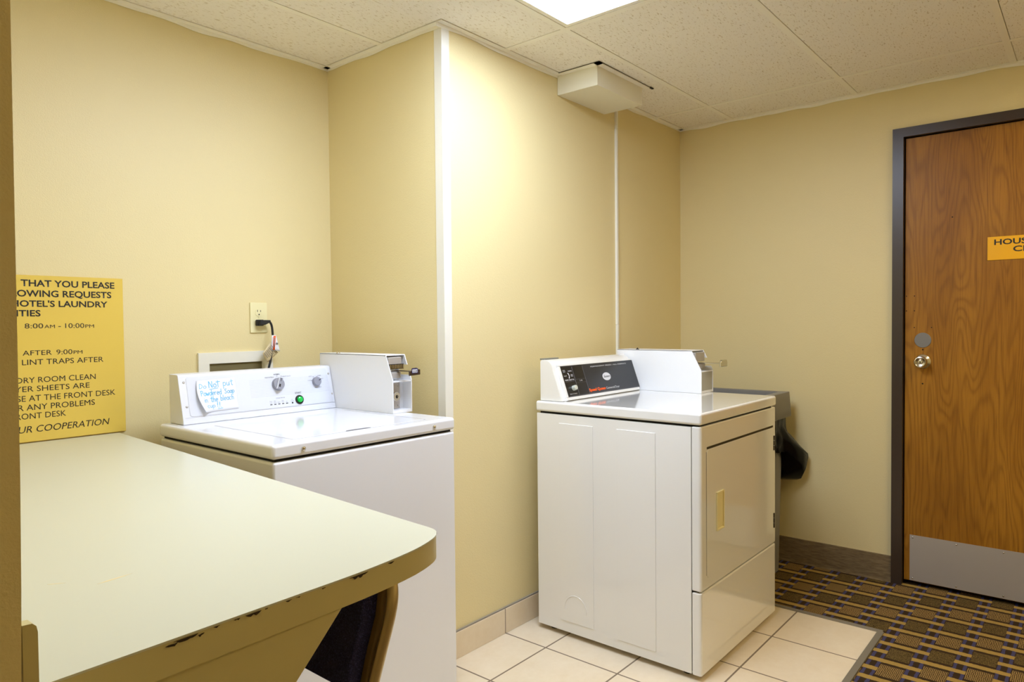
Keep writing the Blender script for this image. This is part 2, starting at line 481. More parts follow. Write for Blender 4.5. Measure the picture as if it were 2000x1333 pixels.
# painted wall angle around the ceiling edge (irregular lower edge where the wall paint meets it)
bm = B()
def wall_angle(p, q, nx, ny, seed):
    """L section along p-q; (nx, ny) points into the room"""
    L = math.hypot(q[0] - p[0], q[1] - p[1]); n = max(2, int(L / 0.03))
    b = bmesh.new(); rows = []
    for k in range(n + 1):
        t = k / n; x = p[0] + (q[0] - p[0]) * t; y = p[1] + (q[1] - p[1]) * t
        d = 0.008 + 0.009 * max(0, noise.noise(Vector((x * 7 + seed, y * 7, 0))) + 0.35)
        z1 = ZC
        rows.append([b.verts.new((x + nx * a, y + ny * a, z)) for a, z in ((0.0015, z1 - d), (0.003, z1 - d), (0.003, z1 - 0.0005), (EDG, z1 - 0.0005), (EDG, z1 + 0.006), (0.0015, z1 + 0.006))])
    for A, C in zip(rows, rows[1:]):
        for i in range(6): b.faces.new((A[i], A[(i + 1) % 6], C[(i + 1) % 6], C[i]))
    b.faces.new(rows[0]); b.faces.new(rows[-1][::-1])
    bmesh.ops.recalc_face_normals(b, faces=b.faces); _merge(bm, b)
wall_angle((0.19, YA), (XP, YA), 0, -1, 1)
wall_angle((XP, YA), (XP, YB), -1, 0, 2)
wall_angle((XP - EDG, YB), (XC, YB), 0, -1, 3)
wall_angle((XC, YB), (XC, YF), -1, 0, 4)
struct('trim_2', bm, M_GRID, 'white wall angle along the ceiling edge', 'ceiling trim', smooth=0)

# corner guard
bm = B()
prism(bm, [(XP - 0.002, YB - 0.002), (XP + 0.036, YB - 0.002), (XP + 0.036, YB), (XP, YB), (XP, YB + 0.036), (XP - 0.002, YB + 0.036)], 2, 0.105, ZC - 0.001)
struct('trim_3', bm, M_TRIMW, 'white corner guard on the edge of the projecting wall', 'corner guard', smooth=0)

# base tiles on the projecting wall
bm = B(); box(bm, XP, 2.90, YB - 0.008, YB, 0.0, 0.098, 0.002, 2); box(bm, XP, 2.90, YB - 0.006, YB, 0.098, 0.104, mi=1)
struct('baseboard_back', bm, [M_TILEBASE, M_GROUT], 'beige tile baseboard below the projecting wall', 'baseboard')
bm = B(); prism(bm, [(XC, 0.004), (XC - 0.016, 0.004), (XC - 0.009, 0.015), (XC - 0.007, 0.122), (XC - 0.005, 0.125), (XC, 0.125)], 1, 0.727, YB)
box(bm, 2.99, XC, YB - 0.007, YB, 0.004, 0.124)
struct('baseboard_right', bm, M_BASEC, 'brown carpet baseboard left of the wooden door', 'baseboard')
bm = B()
box(bm, 2.984, 3.000, 0.633, YB, -0.01, 0.007, 0.002, 2); box(bm, XL, 2.984, 0.627, 0.651, -0.01, 0.008, 0.003, 2)
struct('trim_4', bm, mat('grey_metal_strip', (150, 144, 132), 0.45, 0.6), 'grey metal strip where the tiles meet the carpet', 'floor trim')

# ------------------------------------------------------------------ door in the right wall
door = thing('door_1', 'oak door in a dark brown frame with steel kick plate', 'door', (XC, 0.22, 0), kind='structure')
FX = XC - 0.016
bm = B()
prism(bm, [(FX, DY1), (FX, 0.726), (XC + 0.001, 0.726), (XC + 0.001, 0.724), (XC + 0.12, 0.724), (XC + 0.12, DY1 + 0.012), (XC + 0.016, DY1 + 0.012), (XC + 0.016, DY1)], 2, 0.004, DZ + 0.041)
prism(bm, [(FX, DY0), (FX, DY0 - 0.044), (XC + 0.001, DY0 - 0.044), (XC + 0.001, DY0 - 0.042), (XC + 0.12, DY0 - 0.042), (XC + 0.12, DY0 - 0.012), (XC + 0.016, DY0 - 0.012), (XC + 0.016, DY0)], 2, 0.004, DZ + 0.041)
box(bm, FX, XC + 0.016, DY0, DY1, DZ, DZ + 0.041); box(bm, XC + 0.016, XC + 0.12, DY0 - 0.01, DY1 + 0.01, DZ + 0.012, DZ + 0.041)
obj('door_frame', bm, M_FRAME, door, label='dark brown metal door frame')
bm = B(); box(bm, XC + 0.066, XC + 0.115, DY0 - 0.010, DY1 + 0.010, 0.004, DZ + 0.010)
obj('dark_backing', bm, M_DARK, door)  # near-black sheet behind the leaf, keeps the door gaps dark
LFX = XC + 0.012            # face of the leaf
bm = B(); box(bm, LFX, LFX + 0.044, DY0 + 0.003, DY1 - 0.004, 0.024, DZ - 0.004, 0.0015, 2)
HOLES = [(0.495, 1.671, .003), (0.672, 1.329, .0025), (0.640, 1.329, .0025), (0.672, 1.262, .0025), (0.640, 1.262, .0025), (0.640, 1.186, .0025), (0.572, 1.186, .0025), (0.606, 1.086, .0035), (0.606, 0.932, .0035)]
for hy, hz, hr in HOLES:
    lathe(bm, [(hr, 0), (hr, 0.0004), (0, 0.0004)], frame_m((LFX, hy, hz), (0, -1, 0), Z) @ Matrix.Rotation(0, 4, 'X'), 10, mi=1)
leaf = obj('door_leaf', bm, [M_WOOD, M_DARK], door, label='oak veneer door leaf with old screw holes')
def to_minus_x(x, y, z): return frame_m((x, y, z), (0, -1, 0), Z)      # local z = -x
bm = B(); lathe(bm, [(0.0335, 0), (0.0335, 0.0015), (0.0325, 0.0022), (0, 0.0022)], to_minus_x(LFX, 0.606, 1.129), 40)
obj('cover_disc', bm, M_GREYDISC, door, label='grey metal disc above the knob')
kn = B()
lathe(kn, [(0.0325, 0), (0.0325, 0.002), (0.030, 0.005), (0.020, 0.010), (0.0125, 0.013), (0.0115, 0.028), (0.016, 0.034), (0.0245, 0.040), (0.0265, 0.048), (0.0262, 0.056), (0.0235, 0.061), (0.0205, 0.062), (0.0185, 0.0605), (0.010, 0.0575), (0.0085, 0.0575), (0.0085, 0.0605), (0, 0.061)], to_minus_x(LFX, 0.606, 1.032), 40)
knob = obj('door_knob', kn, M_CHROME, door, label='round satin chrome door knob')
bm = B(); box(bm, LFX - 0.0618, LFX - 0.0605, 0.6045, 0.6075, 1.028, 1.036)
obj('keyhole', bm, M_DARK, knob)
bm = B(); box(bm, LFX - 0.0015, LFX, DY0 + 0.03, 0.654, 0.026, 0.236)
kp = obj('kick_plate', bm, M_STEEL, door, label='brushed steel kick plate')
for sy in (0.642, 0.472, 0.300, 0.13, -0.04, -0.19):
    for sz in (0.224, 0.037):
        bm = B(); lathe(bm, [(0.0035, 0), (0.0032, 0.0012), (0.0015, 0.0022), (0, 0.0023)], to_minus_x(LFX - 0.0015, sy, sz), 12)
        obj('screw', bm, M_CHROME, kp)
bm = B(); box(bm, LFX - 0.001, LFX + 0.002, DY1 - 0.006, DY1 - 0.002, 0.995, 1.06); obj('latch_plate', bm, M_FRAME, door)

sg = thing('door_sign', 'amber plate on the wooden door reading HOUSEKEEPING CLOSET', 'sign', (LFX - 0.001, 0.20, 1.472))
bm = B(); box(bm, LFX - 0.003, LFX, 0.023, 0.366, 1.472, 1.571, 0.0008, 1); obj('plate', bm, M_SIGN2, sg)
bm = B()
text(bm, 'HOUSEKEEPING', (LFX - 0.003, 0.342, 1.5365), (0, -1, 0), Z, 0.0235, width=0.298, bold=0.022); obj('text_line', bm, M_INK, sg, smooth=0); bm = B()
text(bm, 'CLOSET', (LFX - 0.003, 0.193, 1.5045), (0, -1, 0), Z, 0.0235, width=0.167, align='C', bold=0.022)
obj('text_line', bm, M_INK, sg, smooth=0)

# ------------------------------------------------------------------ ceiling light, added fill panel and ceiling box
def troffer(x0, x1, y0, y1, label, lens):
    lt = thing('ceiling_light', label, 'ceiling light', ((x0 + x1) / 2, (y0 + y1) / 2, ZC))
    a, b_, c, d = x0 + 0.0125, x1 - 0.0145, y0 + 0.0125, y1 - 0.0145
    bm = B()
    for q in ((a, b_, c, c + 0.018), (a, b_, d - 0.018, d), (a, a + 0.018, c + 0.018, d - 0.018), (b_ - 0.018, b_, c + 0.018, d - 0.018)):
        box(bm, *q, ZC + 0.001, ZC + 0.03)
    obj('frame', bm, M_GRID, lt, label='white metal fixture frame', smooth=0)
    bm = B(); box(bm, a + 0.018, b_ - 0.018, c + 0.018, d - 0.018, ZC + 0.006, ZC + 0.012)
    obj('lens', bm, lens, lt, label='glowing white lens', smooth=0)
troffer(LX0, LX1, LY0, LY1, 'bright fluorescent light panel set in the ceiling over the washing machine front', M_LENS)
troffer(GX[3], GX[4], GY[2], GY[3], 'added warm fill panel in the ceiling, out of view near the wooden door', M_FILL_LENS)  # unseen panel added to brighten the door side

bx = thing('ceiling_box', 'cream boxed duct hanging from the ceiling above the dryer', 'box', (2.63, 1.68, 2.2))
bm = B(); box(bm, 2.447, 2.815, 1.583, YB, 2.198, ZC - 0.001, 0.002, 2); obj('casing', bm, M_BOXW, bx)
bm = B(); box(bm, 2.422, 2.447, 1.558, YB - EDG, ZC - 0.005, ZC - 0.0006); box(bm, 2.422, 2.84, 1.558, 1.583, ZC - 0.005, ZC - 0.0006)
box(bm, 2.422, 2.845, 1.5562, 1.5575, ZC - 0.002, ZC - 0.0006, mi=1); box(bm, 2.4202, 2.4215, 1.558, YB - EDG, ZC - 0.002, ZC - 0.0006, mi=1)
box(bm, 2.838, 2.866, 1.552, 1.562, ZC - 0.004, ZC - 0.0007, mi=1)
obj('flange', bm, [M_GRID, M_DARK], bx, smooth=0)

# cable raceway
rc = thing('cable_raceway', 'slim white cable raceway running down the tan wall behind the dryer', 'raceway', (2.915, YB, 0.95))
bm = B(); box(bm, 2.907, 2.922, YB - 0.012, YB, 0.92, 1.212, 0.002, 2); obj('cover', bm, M_TRIMW, rc)
bm = B(); box(bm, 2.906, 2.921, YB - 0.012, YB, 1.2125, 2.150, 0.002, 2); obj('cover', bm, M_TRIMW, rc)
bm = B(); box(bm, 2.9075, 2.922, YB - 0.012, YB, 2.1505, ZC - 0.011, 0.002, 2); obj('cover', bm, M_TRIMW, rc)

# ------------------------------------------------------------------ rules sign on the back wall
rs = thing('laundry_sign', 'large yellow laundry rules sign above the folding table', 'sign', (0.73, YA - 0.003, 0.88))
bm = B(); box(bm, 0.52, 0.9385, YA - 0.006, YA - 0.001, 0.8805, 1.381, 0.001, 1); obj('plate', bm, M_SIGN, rs)
bm = B()
LN = [('', 'THAT YOU PLEASE', 0.655, 0.913, 1.348, 0.020, 0.022), ('FOLL', 'OWING REQUESTS', 0.645, 0.903, 1.317, 0.020, 0.022),
      ('H', "OTEL'S LAUNDRY", 0.651, 0.891, 1.287, 0.019, 0.022), ('FACILI', 'TIES', 0.648, 0.704, 1.258, 0.019, 0.022),
      ('', 'LINT TRAPS AFTER', 0.653, 0.875, 1.112, 0.016, 0.0), ('LAUND', 'RY ROOM CLEAN', 0.656, 0.851, 1.058, 0.0165, 0.0),
      ('DRY', 'ER SHEETS ARE', 0.652, 0.833, 1.032, 0.016, 0.0), ('PURCHAS', 'E AT THE FRONT DESK', 0.650, 0.908, 1.003, 0.017, 0.0),
      ('FO', 'R ANY PROBLEMS', 0.640, 0.847, 0.976, 0.017, 0.0), ('FR', 'ONT DESK', 0.648, 0.765, 0.950, 0.017, 0.0),
      ('YOU', 'R COOPERATION', 0.659, 0.885, 0.909, 0.0195, 0.0)]
for pre, s, l, r, z, h, bo in LN:
    bm = B(); text(bm, s, (r, YA - 0.006, z), X, Z, h, width=r - l, align='R', bold=bo, prefix=pre, shear=0.2 if 'COOP' in s else 0.0)
    obj('text_line', bm, M_INK, rs, smooth=0)
for z, parts in ((1.2215, (('8:00', .662, .710, .0145), ('AM', .713, .741, .0105), ('-', .750, .757, .0145), ('10:00', .769, .822, .0145), ('PM', .825, .850, .0105))),
                 (1.1405, (('AFTER', .655, .731, .0145), ('9:00', .743, .787, .0145), ('PM', .790, .815, .0105)))):
    bm = B()
    for s, l, r, h in parts: text(bm, s, (l, YA - 0.006, z), X, Z, h, width=r - l)
    obj('text_line', bm, M_INK, rs, smooth=0)

# ------------------------------------------------------------------ folding table
TZ, TH = 0.878, 0.040
tb = thing('folding_table', 'cream laminate folding table with chipped rounded front edge', 'table', (0.55, 1.6, 0.3))
curve = [(0.905, 2.30), (0.876, 1.85), (0.852, 1.49), (0.838, 1.28), (0.824, 1.08), (0.816, 0.96), (0.812, 0.90), (0.8095, 0.864), (0.804, 0.845), (0.787, 0.827), (0.759, 0.8125), (0.714, 0.799), (0.652, 0.790), (0.584, 0.785), (0.487, 0.783), (0.33, 0.780)]
sp = [(v.x, v.y) for v in smooth_path([(x, y, 0) for x, y in curve], 5)]
outline = [(0.915, 2.448)] + sp + [(0.196, 0.778), (0.196, 2.448)]
bm = B(); prism(bm, outline, 2, TZ - 0.0025, TZ)
def patch(bm, pts, z, mi):
    f = bm.faces.new([bm.verts.new((x, y, z)) for x, y in pts]); f.material_index = mi
    if f.normal.z < 0: f.normal_flip()
bm.normal_update()
def streak(p, q, wd):
    d = (Vector(q) - Vector(p)); nrm = Vector((-d.y, d.x)).normalized() * wd
    P, Q = Vector(p), Vector(q)
    prism(bm, [tuple(P), tuple(P + d * .3 - nrm), tuple(P + d * .7 - nrm * .7), tuple(Q), tuple(P + d * .7 + nrm * .7), tuple(P + d * .3 + nrm)], 2, TZ - 0.0005, TZ + 0.00015, mi=1)
streak((0.352, 1.027), (0.399, 1.033), 0.0018); streak((0.309, 1.079), (0.327, 1.066), 0.0010)
obj('table_top', bm, [M_LAM, M_SCUFF], tb, label='cream laminate top with faint scuffs', smooth=0)
inner = [(x - 0.0006 if x > 0.3 else x, y + 0.0004) for x, y in outline]
bm = B(); prism(bm, inner, 2, TZ - TH, TZ - 0.0026)
eb = obj('edge_band', bm, M_EDGE, tb, label='cream edge band, dark where chipped', smooth=25)
# chips along the upper rim of the edge band
front = [p for p in sp if p[1] < 0.87]
def on_edge(s):
    L = 0; k = len(front) - 1
    while k > 0:
        a, c = Vector(front[k]), Vector(front[k - 1]); d = (c - a).length
        if L + d >= s: 
            t = (s - L) / d; p = a + (c - a) * t; tn = (c - a).normalized(); return p, Vector((tn.y, -tn.x))
        L += d; k -= 1
    return Vector(front[0]), Vector((1, 0))
def chip(s0, s1, depth, seed, drop=0.0):
    bmc = B()
    rnd = random.Random(seed); n = max(4, int((s1 - s0) / 0.003))
    top, bot = [], []
    for k in range(n + 1):
        s = s0 + (s1 - s0) * k / n; p, nr = on_edge(s); e = p + nr * 0.0012
        dd = depth * (0.3 + 0.7 * rnd.random()) * math.sin(math.pi * (k + 0.3) / (n + 0.6))
        zt = TZ - 0.0027 - drop * (0.6 + 0.4 * rnd.random())
        top.append((e.x, e.y, zt)); bot.append((e.x, e.y, zt - max(dd, 0.0004)))
    vt = [bmc.verts.new(v) for v in top]; vb = [bmc.verts.new(v) for v in bot]
    for k in range(n): bmc.faces.new((vt[k], vb[k], vb[k + 1], vt[k + 1]))
    obj('chip', bmc, M_CHIP, eb, label='dark chip in the rim', smooth=0)
for s0, s1, dp, sd, dr_ in ((0.003, 0.020, 0.004, 1, 0.003), (0.012, 0.040, 0.005, 2, 0.0005), (0.040, 0.047, 0.005, 13, 0.003), (0.058, 0.066, 0.003, 3, 0), (0.083, 0.091, 0.003, 4, 0), (0.098, 0.119, 0.005, 5, 0), (0.124, 0.128, 0.003, 6, 0), (0.153, 0.162, 0.003, 7, 0), (0.168, 0.174, 0.002, 8, 0), (0.207, 0.213, 0.003, 12, 0), (0.252, 0.286, 0.006, 9, 0), (0.325, 0.338, 0.003, 10, 0), (0.485, 0.495, 0.006, 11, 0)):
    chip(s0, s1, dp, sd, dr_)
bm = B()
prism(bm, [(0.186, 0.838), (0.574, 0.838), (0.46, 0.722), (0.20, 0.46), (0.186, 0.44)], 1, 0.787, 0.805, 0.0015, 1)
obj('support_bracket', bm, M_EDGE, tb, label='slanted cream support panel')
bm = B()
pr = [(0.1815, 0.84), (0.1930, 0.84), (0.1930, 0.960), (0.1920, 0.9655), (0.1890, 0.9685), (0.1815, 0.9690)]
prism(bm, pr, 1, 0.701, 0.714); obj('end_panel', bm, M_EDGE, tb, label='narrow upright cream end panel')

# ------------------------------------------------------------------ outlet, cord, supply box
ou = thing('wall_outlet', 'ivory duplex outlet on the tan wall above the washing machine', 'outlet', (1.422, YA, 1.197))
OX, OZ = 1.4215, 1.2535
bm = B(); prism(bm, [(OX - 0.035, OZ - 0.0575), (OX + 0.035, OZ - 0.0575), (OX + 0.035, OZ + 0.0575), (OX - 0.035, OZ + 0.0575)], 1, YA - 0.006, YA, 0.0025, 2)
obj('cover_plate', bm, M_IVORY, ou)
def to_minus_y(x, y, z): return frame_m((x, y, z), X, Z)       # local z = -y
for sz in (0.0195, -0.0195):
    bm = B()
    pts = [(OX + 0.017 * max(-0.86, min(0.86, math.cos(t))) , OZ + sz + 0.0145 * math.sin(t)) for t in [2 * math.pi * k / 28 for k in range(28)]]
    prism(bm, pts, 1, YA - 0.0078, YA - 0.004, mi=0)
    for dx, w_, h_ in ((-0.0064, 0.0011, 0.0046), (0.0064, 0.0011, 0.0040)):
        box(bm, OX + dx - w_, OX + dx + w_, YA - 0.0081, YA - 0.007, OZ + sz + 0.002, OZ + sz + 0.002 + 2 * h_ * 0.9, mi=1)
    lathe(bm, [(0.0026, 0), (0.0026, 0.0004), (0, 0.0004)], to_minus_y(OX, YA - 0.0078, OZ + sz - 0.0075), 12, mi=1)
    obj('socket', bm, [M_IVORY, M_DARK], ou)
bm = B(); lathe(bm, [(0.003, 0), (0.0027, 0.001), (0, 0.0015)], to_minus_y(OX, YA - 0.006, OZ), 14); obj('screw', bm, M_IVORY, ou)

pc = thing('power_cord', 'black power cord with a paper warning tag plugged into the outlet', 'cord', (1.43, YA - 0.04, 1.0))
bm = B(); box(bm, 1.404, 1.432, YA - 0.026, YA - 0.0082, 1.222, 1.246, 0.004, 3)
prism(bm, [(1.408, 1.225), (1.430, 1.226), (1.446, 1.233), (1.452, 1.236), (1.452, 1.244), (1.408, 1.2445)], 1, YA - 0.040, YA - 0.022, 0.003, 3)
obj('plug', bm, M_RUBBER, pc)
bm = B()
path = smooth_path([(1.444, YA - 0.031, 1.240), (1.4525, YA - 0.031, 1.236), (1.459, YA - 0.032, 1.222), (1.461, YA - 0.034, 1.195), (1.460, YA - 0.036, 1.165), (1.454, YA - 0.038, 1.125), (1.444, YA - 0.042, 1.085), (1.432, YA - 0.048, 1.05), (1.42, YA - 0.06, 0.98), (1.41, YA - 0.08, 0.88)], 6)
tube(bm, path, 0.0042, 10); obj('cord', bm, M_RUBBER, pc)
TAGY = YA - 0.043
tg = B()
def quad(bm, pts, mi, n=6, bulge=0.0):
    b = bmesh.new(); P = [Vector(p) for p in pts]; g = []
    for i in range(n + 1):
        row = []
        for j in range(n + 1):
            u, v = i / n, j / n
            c = P[0] * (1 - u) * (1 - v) + P[1] * u * (1 - v) + P[2] * u * v + P[3] * (1 - u) * v
            c.y -= bulge * math.sin(math.pi * u) ; row.append(b.verts.new(c))
        g.append(row)
    for i in range(n):
        for j in range(n): b.faces.new((g[i][j], g[i + 1][j], g[i + 1][j + 1], g[i][j + 1]))
    _merge(bm, b, mi)
quad(tg, [(1.452, TAGY, 1.186), (1.467, TAGY - 0.004, 1.186), (1.482, TAGY - 0.006, 1.124), (1.448, TAGY, 1.127)], 0)
quad(tg, [(1.4575, TAGY - 0.0035, 1.1835), (1.466, TAGY - 0.0045, 1.184), (1.461, TAGY - 0.0045, 1.130), (1.454, TAGY - 0.003, 1.130)], 1, 2)
quad(tg, [(1.459, TAGY - 0.0040, 1.176), (1.463, TAGY - 0.0049, 1.176), (1.4595, TAGY - 0.0048, 1.140), (1.4562, TAGY - 0.0036, 1.140)], 3, 2)
quad(tg, [(1.466, TAGY - 0.0062, 1.158), (1.474, TAGY - 0.0066, 1.157), (1.474, TAGY - 0.0066, 1.151), (1.466, TAGY - 0.0062, 1.152)], 3, 2)
quad(tg, [(1.450, TAGY + 0.004, 1.162), (1.409, TAGY - 0.006, 1.118), (1.432, TAGY - 0.002, 1.084), (1.478, TAGY + 0.002, 1.118)], 2)
for k in range(7):
    t = k / 6
    a1 = Vector((1.446 - 0.030 * t, TAGY - 0.0035 - 0.0055 * t * .6, 1.150 - 0.029 * t)); dv = Vector((0.026 - 0.012 * t, 0.0, -0.030 + .010 * t))
    quad(tg, [a1, a1 + dv, a1 + dv + Vector((-0.0012, 0, -0.0012)), a1 + Vector((-0.0012, 0, -0.0012))], 3, 1)
tago = obj('warning_tag', tg, [M_PAPER, M_ORANGE, M_TAG, M_INKG], pc, label='folded white paper tag with an orange strip')
sm = tago.modifiers.new('thickness', 'SOLIDIFY'); sm.thickness = 0.0004

sb = thing('washer_supply_box', 'white recessed supply box on the wall behind the washing machine', 'box', (1.33, YA, 0.92))
bm = B()
o0, o1, oz1, oz0 = 1.183, 1.475, 1.127, 0.93
i0, i1, iz1, iz0 = 1.223, 1.432, 1.087, 0.96
for q in ((o0, o1, iz1, oz1), (o0, o1, oz0, iz0), (o0, i0, iz0, iz1), (i1, o1, iz0, iz1)):
    box(bm, q[0], q[1], YA - 0.010, YA, q[2], q[3])
obj('frame', bm, M_TRIMW, sb, label='white square frame', smooth=0)
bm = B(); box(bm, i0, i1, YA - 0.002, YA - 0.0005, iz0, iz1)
obj('recess', bm, mat('recess_shade_olive', (112, 102, 66), 0.6), sb, label='back of the box, recess shade in its olive colour', smooth=0)  # nearly flush plate, shade of the recess put into its dark olive

# ------------------------------------------------------------------ washing machine
WX0, WX1, WY0, WY1 = 0.973, 1.640, 1.624, 2.285
wm = thing('washing_machine', 'white top loading washer with a handwritten note taped on its console', 'washing machine', ((WX0 + WX1) / 2, (WY0 + WY1) / 2, 0))
bm = B(); box(bm, WX0 + 0.002, WX1 - 0.001, WY0 + 0.002, WY1, 0.025, 0.868, 0.008, 3); obj('cabinet', bm, M_ENAMEL, wm)
bm = B(); box(bm, WX0 + 0.012, WX1 - 0.012, WY0 + 0.012, WY1 - 0.01, 0.860, 0.877); obj('gap_shade', bm, M_DARK, wm)  # near-black filler, stands for the shade in the gap under the top
for fx in (WX0 + 0.06, WX1 - 0.06):
    for fy in (WY0 + 0.06, WY1 - 0.06):
        bm = B(); lathe(bm, [(0.02, 0.0), (0.02, 0.01), (0.008, 0.012), (0.008, 0.03)], Matrix.Translation((fx, fy, 0)), 16); obj('foot', bm, M_RUBBER, wm)
bm = B(); box(bm, WX0, WX1, WY0, WY1, 0.8745, 0.914, 0.010, 4); top = obj('top', bm, M_ENAMEL, wm, label='glossy white enamel top')
lid = B()
box(lid, 1.062, 1.545, 1.668, 2.095, 0.910, 0.9147, 0.004, 3)
lido = obj('lid', lid, M_ENAMEL, wm)
bm = B(); lx0, lx1, ly0, ly1 = 1.0605, 1.5465, 1.6665, 2.0965
for q in ((lx0, lx1, ly0 - .001, ly0 + .001), (lx0 - .001, lx0 + .001, ly0, ly1), (lx1 - .001, lx1 + .001, ly0, ly1)):
    box(bm, q[0], q[1], q[2], q[3], 0.9136, 0.9142)
obj('lid_seam', bm, M_INKG, lido, smooth=0)
bm = B(); prism(bm, [(1.235, 1.668), (1.325, 1.668), (1.315, 1.680), (1.245, 1.680)], 2, 0.9143, 0.9149); obj('lid_grip', bm, M_INKG, lido, smooth=0)
for sx in (1.064, 1.544):
    bm = B(); lathe(bm, [(0.0065, 0), (0.0065, 0.001), (0.0055, 0.0035), (0.003, 0.005), (0, 0.0054)], to_minus_y(sx, WY0, 0.894), 18); obj('screw', bm, M_CHROME, wm)

# console (sloped face): local frame u along x, s up the slope
CX0, CX1 = 1.003, 1.571
cb, ct = Vector((CX0, 2.18, 0.9145)), Vector((CX0, 2.216, 1.0665))
cs = (ct - cb).normalized(); cn = Vector((1, 0, 0)).cross(cs)
def WC(u, s, h=0.0): return cb + Vector((u, 0, 0)) + cs * s + cn * h
def WM(u, s, h=0.0): return frame_m(WC(u, s, h), X, cs)
bm = B(); prism(bm, [(2.18, 0.9145), (2.216, 1.0665), (2.222, 1.070), (2.275, 1.071), (2.275, 0.9145)], 0, CX0, CX1, 0.002, 2)
con = obj('console', bm, M_WHITEP, wm, label='sloped white control console')
bm = B()
prism(bm, [(0.024, 0.0285), (0.030, 0.0235), (0.556, 0.0225), (0.562, 0.0275), (0.548, 0.146), (0.542, 0.1505), (0.030, 0.1505), (0.024, 0.146)], 2, 0.0003, 0.0012, M=WM(0, 0))
for k in range(12):
    s = 0.066 + 0.0052 * k
    box(bm, 0.236, 0.550, s, s + 0.0006, 0.0011, 0.00135, mi=1, M=WM(0, 0))
box(bm, 0.008, 0.566, 0.0205, 0.0213, 0.0002, 0.0005, mi=1, M=WM(0, 0))
obj('control_panel', bm, [mat('cool_white_panel', (214, 218, 229), 0.35), M_STRIPE], con, label='pale panel with fine grey stripes', smooth=0)
for u, s in ((0.0165, 0.1346), (0.0172, 0.0566), (0.557, 0.1299), (0.559, 0.0535)):
    bm = B(); lathe(bm, [(0.0042, 0), (0.004, 0.001), (0.0025, 0.002), (0, 0.0022)], WM(u, s), 14); obj('screw', bm, M_STEEL, con)
def dial(u, s, r, hgt, cap_rot, notch):
    bm = B()
    lathe(bm, [(r, 0), (r * 0.97, hgt * 0.75), (r * 0.9, hgt), (0, hgt)], WM(u, s, 0.0012), 36)
    R = WM(u, s, 0.0012) @ Matrix.Rotation(cap_rot, 4, 'Z')
    if notch:
        box(bm, -r * 0.30, r * 0.30, -r * 0.95, r * 0.95, hgt, hgt + 0.006, 0.0012, 2, M=R)
    k = obj('dial', bm, M_KNOBG, wm, label='round grey plastic dial')
    bm = B()
    if notch:
        box(bm, -0.003, 0.003, -r * 0.55, -r * 0.08, hgt + 0.005, hgt + 0.0063, mi=1, M=R)
        box(bm, -0.0008, 0.0008, r * 0.35, r * 0.9, hgt + 0.005, hgt + 0.0063, mi=1, M=R)
        box(bm, -r * 0.36, -r * 0.28, -r * 0.92, r * 0.92, hgt + 0.0005, hgt + 0.0055, mi=0, M=R)
    else:
        box(bm, -0.0012, 0.0012, r * 0.35, r * 0.98, hgt, hgt + 0.0005, mi=1, M=R)
    obj('pointer', bm, [M_WHITEP, M_INK], k, smooth=0)
dial(0.3415, 0.1046, 0.0225, 0.012, math.radians(-22), True)
dial(0.498, 0.1033, 0.0168, 0.012, math.radians(-62), False)
bm = B(); lathe(bm, [(0.0165, 0), (0.0165, 0.002), (0.0155, 0.004), (0.0125, 0.0045), (0.0118, 0.003), (0, 0.003)], WM(0.418, 0.0434, 0.0012), 36)
sbt = obj('start_button', bm, M_BLACK, wm, label='black ring of the start button')
bm = B(); lathe(bm, [(0.0108, 0), (0.0108, 0.003), (0.0095, 0.006), (0.006, 0.0078), (0, 0.0083)], WM(0.418, 0.0434, 0.0042), 32)
obj('button_cap', bm, M_GREEN, sbt, label='domed green button cap')
for k in range(5):
    bm = B(); box(bm, 0.302 + 0.01525 * k, 0.310 + 0.01525 * k, 0.034, 0.0366, 0.0011, 0.0017, M=WM(0, 0)); obj('indicator', bm, M_BLACK, con, smooth=0)
bm = B(); lathe(bm, [(0.003, 0), (0.003, 0.0005), (0, 0.0005)], WM(0.389, 0.0347, 0.0012), 14); obj('indicator', bm, M_BLACK, con, smooth=0)
bm = B()
def wt(s_, u, s, h, align='C', bold=0.0, mi=0):
    bm = B(); text(bm, s_, WC(u, s, 0.0012), X, cs, h, align=align, bold=bold); obj('printed_word', bm, M_INKG if mi else M_INK, con, smooth=0)
wt('DELICATES', 0.3245, 0.1290, 0.0040, 'R'); wt('NORMAL', 0.343, 0.1385, 0.0042, 'C', 0.015); wt('HEAVY DUTY', 0.3625, 0.1292, 0.0040, 'L', mi=1)
wt('START', 0.417, 0.0652, 0.0062, 'C'); wt('CYCLE STATUS', 0.344, 0.0545, 0.0035, 'C', mi=1)
for k, (t1, t2) in enumerate((('Wash', 'Light'), ('Main', 'Wash'), ('', 'Rinse'), ('Final', 'Rinse'), ('', 'Spin'))):
    u = 0.306 + 0.01525 * k
    if t1: wt(t1, u, 0.0452, 0.0028, 'C', mi=1)
    wt(t2, u, 0.0402, 0.0028, 'C', mi=1)
wt('Lid', 0.3885, 0.0452, 0.0028, 'C', mi=1); wt('Locked', 0.3885, 0.0402, 0.0028, 'C', mi=1)
wt('COLD', 0.4775, 0.1075, 0.0034, 'R', mi=1); wt('COOL', 0.4835, 0.1225, 0.0034, 'R', mi=1); wt('WARM', 0.5075, 0.1235, 0.0034, 'L', mi=1); wt('HOT', 0.5205, 0.1105, 0.0034, 'L', mi=1)
wt('WASH TEMP', 0.503, 0.0800, 0.0036, 'C', mi=1)
